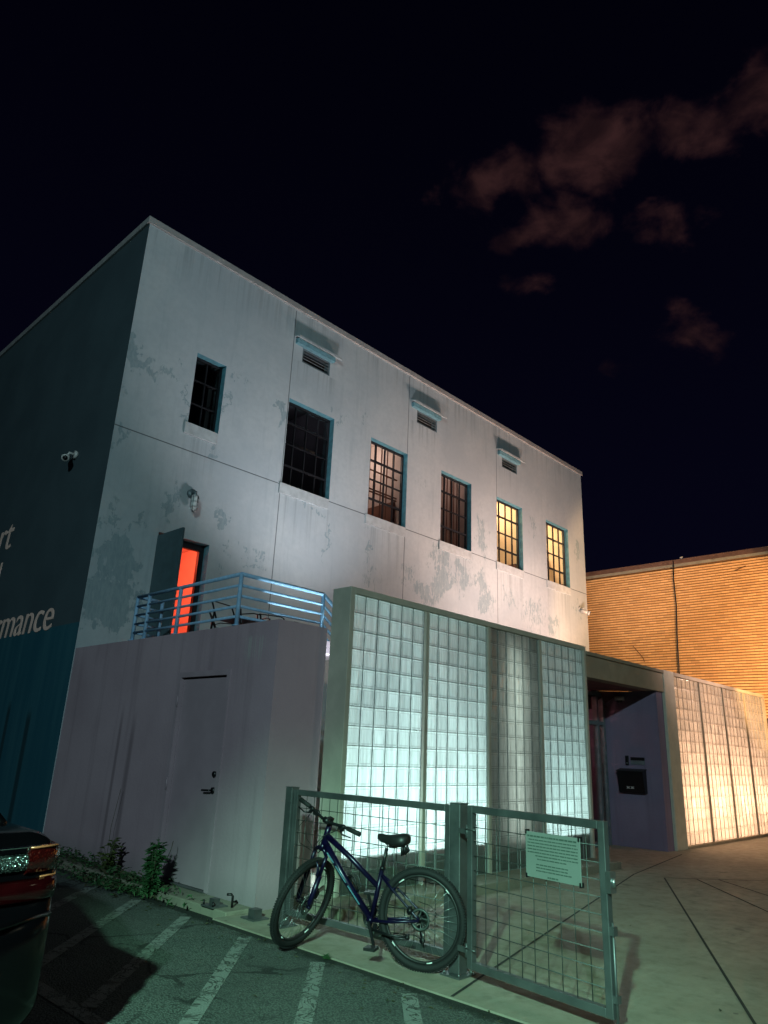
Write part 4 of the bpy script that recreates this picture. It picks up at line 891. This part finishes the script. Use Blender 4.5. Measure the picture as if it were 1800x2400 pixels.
for x, e in ((6.25, 47), (7.65, 49), (10.33, 45)):
    lamp('corridor_light', 'AREA', (x, GY + 1.9, .62), e, (.74, 1, 1), 1.1, (x, GY, 1.1), size_y=.16)
    lamp('corridor_low_light', 'AREA', (x, GY + .75, .62), 7, (.74, 1, .98), 1.0, (x, GY, .70), size_y=.14)
lamp('dark_panel_fill', 'AREA', (9.0, GY + .30, 1.7), 5.5, (.92, 1, .90), .30, (9.0, GY, 1.7), size_y=2.6)  # fill lamp added close behind the third panel to brighten it slightly
for x in (15.34, 16.74, 18.14, 19.55):
    lamp('courtyard_light', 'AREA', (x, GY + 1.7, .75), 66, (1, .63, .43), 1.1, (x, GY, 1.2), size_y=.2)
    lamp('courtyard_low_light', 'AREA', (x, GY + .55, .75), 8, (1, .72, .46), .4, (x, GY, .80), size_y=.2)
lamp('plaza_fill', 'SPOT', (9.5, -5.0, 8.0), 380, (1, .90, .62), .5, (9.5, 3.0, 0), spot_size=R(75), spot_blend=.8)  # unseen fill lamp added high up to brighten and warm the plaza
for x, e, c, sz in ((9.0, 1150, (.95, .95, 1), 90), (12.6, 1150, (1, .84, .78), 104), (15.4, 1500, (1, .75, .65), 106), (18.9, 1650, (1, .70, .57), 106)):
    lamp('facade_uplight', 'SPOT', (x, 8.0, 2.7), e, c, .32, (x, FY, 10.8), spot_size=R(sz), spot_blend=1.0)
lamp('rail_uplight', 'SPOT', (6.6, 6.5, 1.3), 600, (.74, .95, 1), .12, (5.6, 7.08, 3.3), spot_size=R(46), spot_blend=.5)
lamp('red_room_light', 'POINT', (6.6, FY + 1.9, 5.2), 110, (1, .10, .045), .12)
for x, e in ((17.0, 190), (19.7, 190)): lamp('room_light', 'POINT', (x, FY + 1.5, 8.9), e, (1, .62, .33), .12)
lamp('dim_room_light', 'POINT', (9.2, FY + 1.2, 9.1), 2.5, (.8, .8, 1), .1); lamp('dim_room_light', 'POINT', (11.8, FY + 1.3, 8.9), 36, (1, .80, .70), .1); lamp('dim_room_light', 'POINT', (14.4, FY + .75, 9.0), 9, (1, .74, .66), .1)

# ------------------------------------------------------------------ night sky with lit cloud
W = bpy.data.worlds.new('World'); S.world = W; W.use_nodes = True; nt = W.node_tree; nt.nodes.clear()
class GW(G):
    def __init__(s):
        s.nt = nt; tc = nt.nodes.new('ShaderNodeTexCoord'); s.obj = tc.outputs['Generated']
        sp = nt.nodes.new('ShaderNodeSeparateXYZ'); nt.links.new(s.obj, sp.inputs[0]); s.x, s.y, s.z = (X(nt, sp.outputs[i]) for i in range(3))
g = GW()
SEG = [((.545, .50, .66), (.583, .443, .682), .030, .55), ((.583, .443, .682), (.628, .355, .692), .050, .85), ((.628, .340, .694), (.661, .272, .697), .062, 1.0), ((.661, .28, .696), (.690, .205, .693), .040, .8), ((.690, .205, .692), (.702, .140, .700), .052, .95),
       ((.642, .434, .632), (.662, .388, .642), .028, .65), ((.662, .388, .642), (.690, .345, .634), .042, .95), ((.66, .36, .668), (.675, .352, .650), .045, .7), ((.728, .272, .628), (.741, .255, .622), .042, .75), ((.741, .25, .625), (.752, .21, .628), .02, .45),
       ((.672, .448, .592), (.700, .405, .592), .022, .5), ((.787, .289, .545), (.797, .27, .541), .016, .6), ((.806, .282, .522), (.836, .246, .496), .034, .85), ((.79, .37, .487), (.82, .33, .475), .016, .4)]
mk = None
for (A, B, r, st) in SEG:
    A, B = Vector(A), Vector(B); D = B - A; L2 = D.length_squared
    h = ((g.x - A.x) * (D.x / L2) + (g.y - A.y) * (D.y / L2) + (g.z - A.z) * (D.z / L2)).max(0.0).min(1.0)
    d = ((g.x - A.x - h * D.x).pow(2.0) + (g.y - A.y - h * D.y).pow(2.0) + (g.z - A.z - h * D.z).pow(2.0)).sqrt()
    t = d.ramp(r * 1.3, r * .1, 0, st); mk = t if mk is None else mk.max(t)
n1 = g.noise(15, 6, .54, sv=(1, 1, 1.4), dist=.4); n2 = g.noise(40, 5, .6, sv=(1, 1, 1.5))
dens = (mk + (n1 - .5) * 2.4 + (n2 - .5) * .6).ramp(.32, 1.32) * mk.ramp(.02, .2)
shade = g.noise(16, 6, .55, sv=(1, 1, 1.5), off=(.02, .02, .05), dist=.6)
sky = g.mix(g.z.ramp(.05, .9), (.0017, .0016, .0070), (.0005, .0005, .0026))
cc = g.mix(shade.ramp(.3, .7), (.011, .005, .0062), (.040, .0165, .0165))
sky = g.mix(dens * .82, sky, cc)
bg = nt.nodes.new('ShaderNodeBackground'); nt.links.new(sky.s, bg.inputs[0]); bg.inputs[1].default_value = 1.0
ow = nt.nodes.new('ShaderNodeOutputWorld'); nt.links.new(bg.outputs[0], ow.inputs[0])

# ------------------------------------------------------------------ camera
yaw, pit, rol = R(45.84), R(18.43), R(2.457)
fw_ = Vector((sin(yaw) * cos(pit), cos(yaw) * cos(pit), sin(pit))); rt = Vector((cos(yaw), -sin(yaw), 0)); up = rt.cross(fw_)
r2 = cos(rol) * rt + sin(rol) * up; u2 = -sin(rol) * rt + cos(rol) * up
cd = bpy.data.cameras.new('camera'); cam = bpy.data.objects.new('camera', cd); COL.objects.link(cam); S.camera = cam
cd.sensor_fit = 'VERTICAL'; cd.sensor_height = 24; cd.lens = 24 * 1667 / 2400; cd.clip_end = 500; cd.clip_start = .05
mm = Matrix((r2, u2, -fw_)).transposed().to_4x4(); mm.translation = Vector((0, 0, 1.56)); cam.matrix_world = mm
S.view_settings.view_transform = 'Standard'; S.view_settings.look = 'None'; S.view_settings.exposure = 0; S.view_settings.gamma = 1
S.cycles.max_bounces = 6; S.cycles.diffuse_bounces = 3; S.cycles.glossy_bounces = 3; S.cycles.transparent_max_bounces = 10
S.cycles.sample_clamp_indirect = 4; S.cycles.use_denoising = True; S.cycles.caustics_reflective = False; S.cycles.caustics_refractive = False
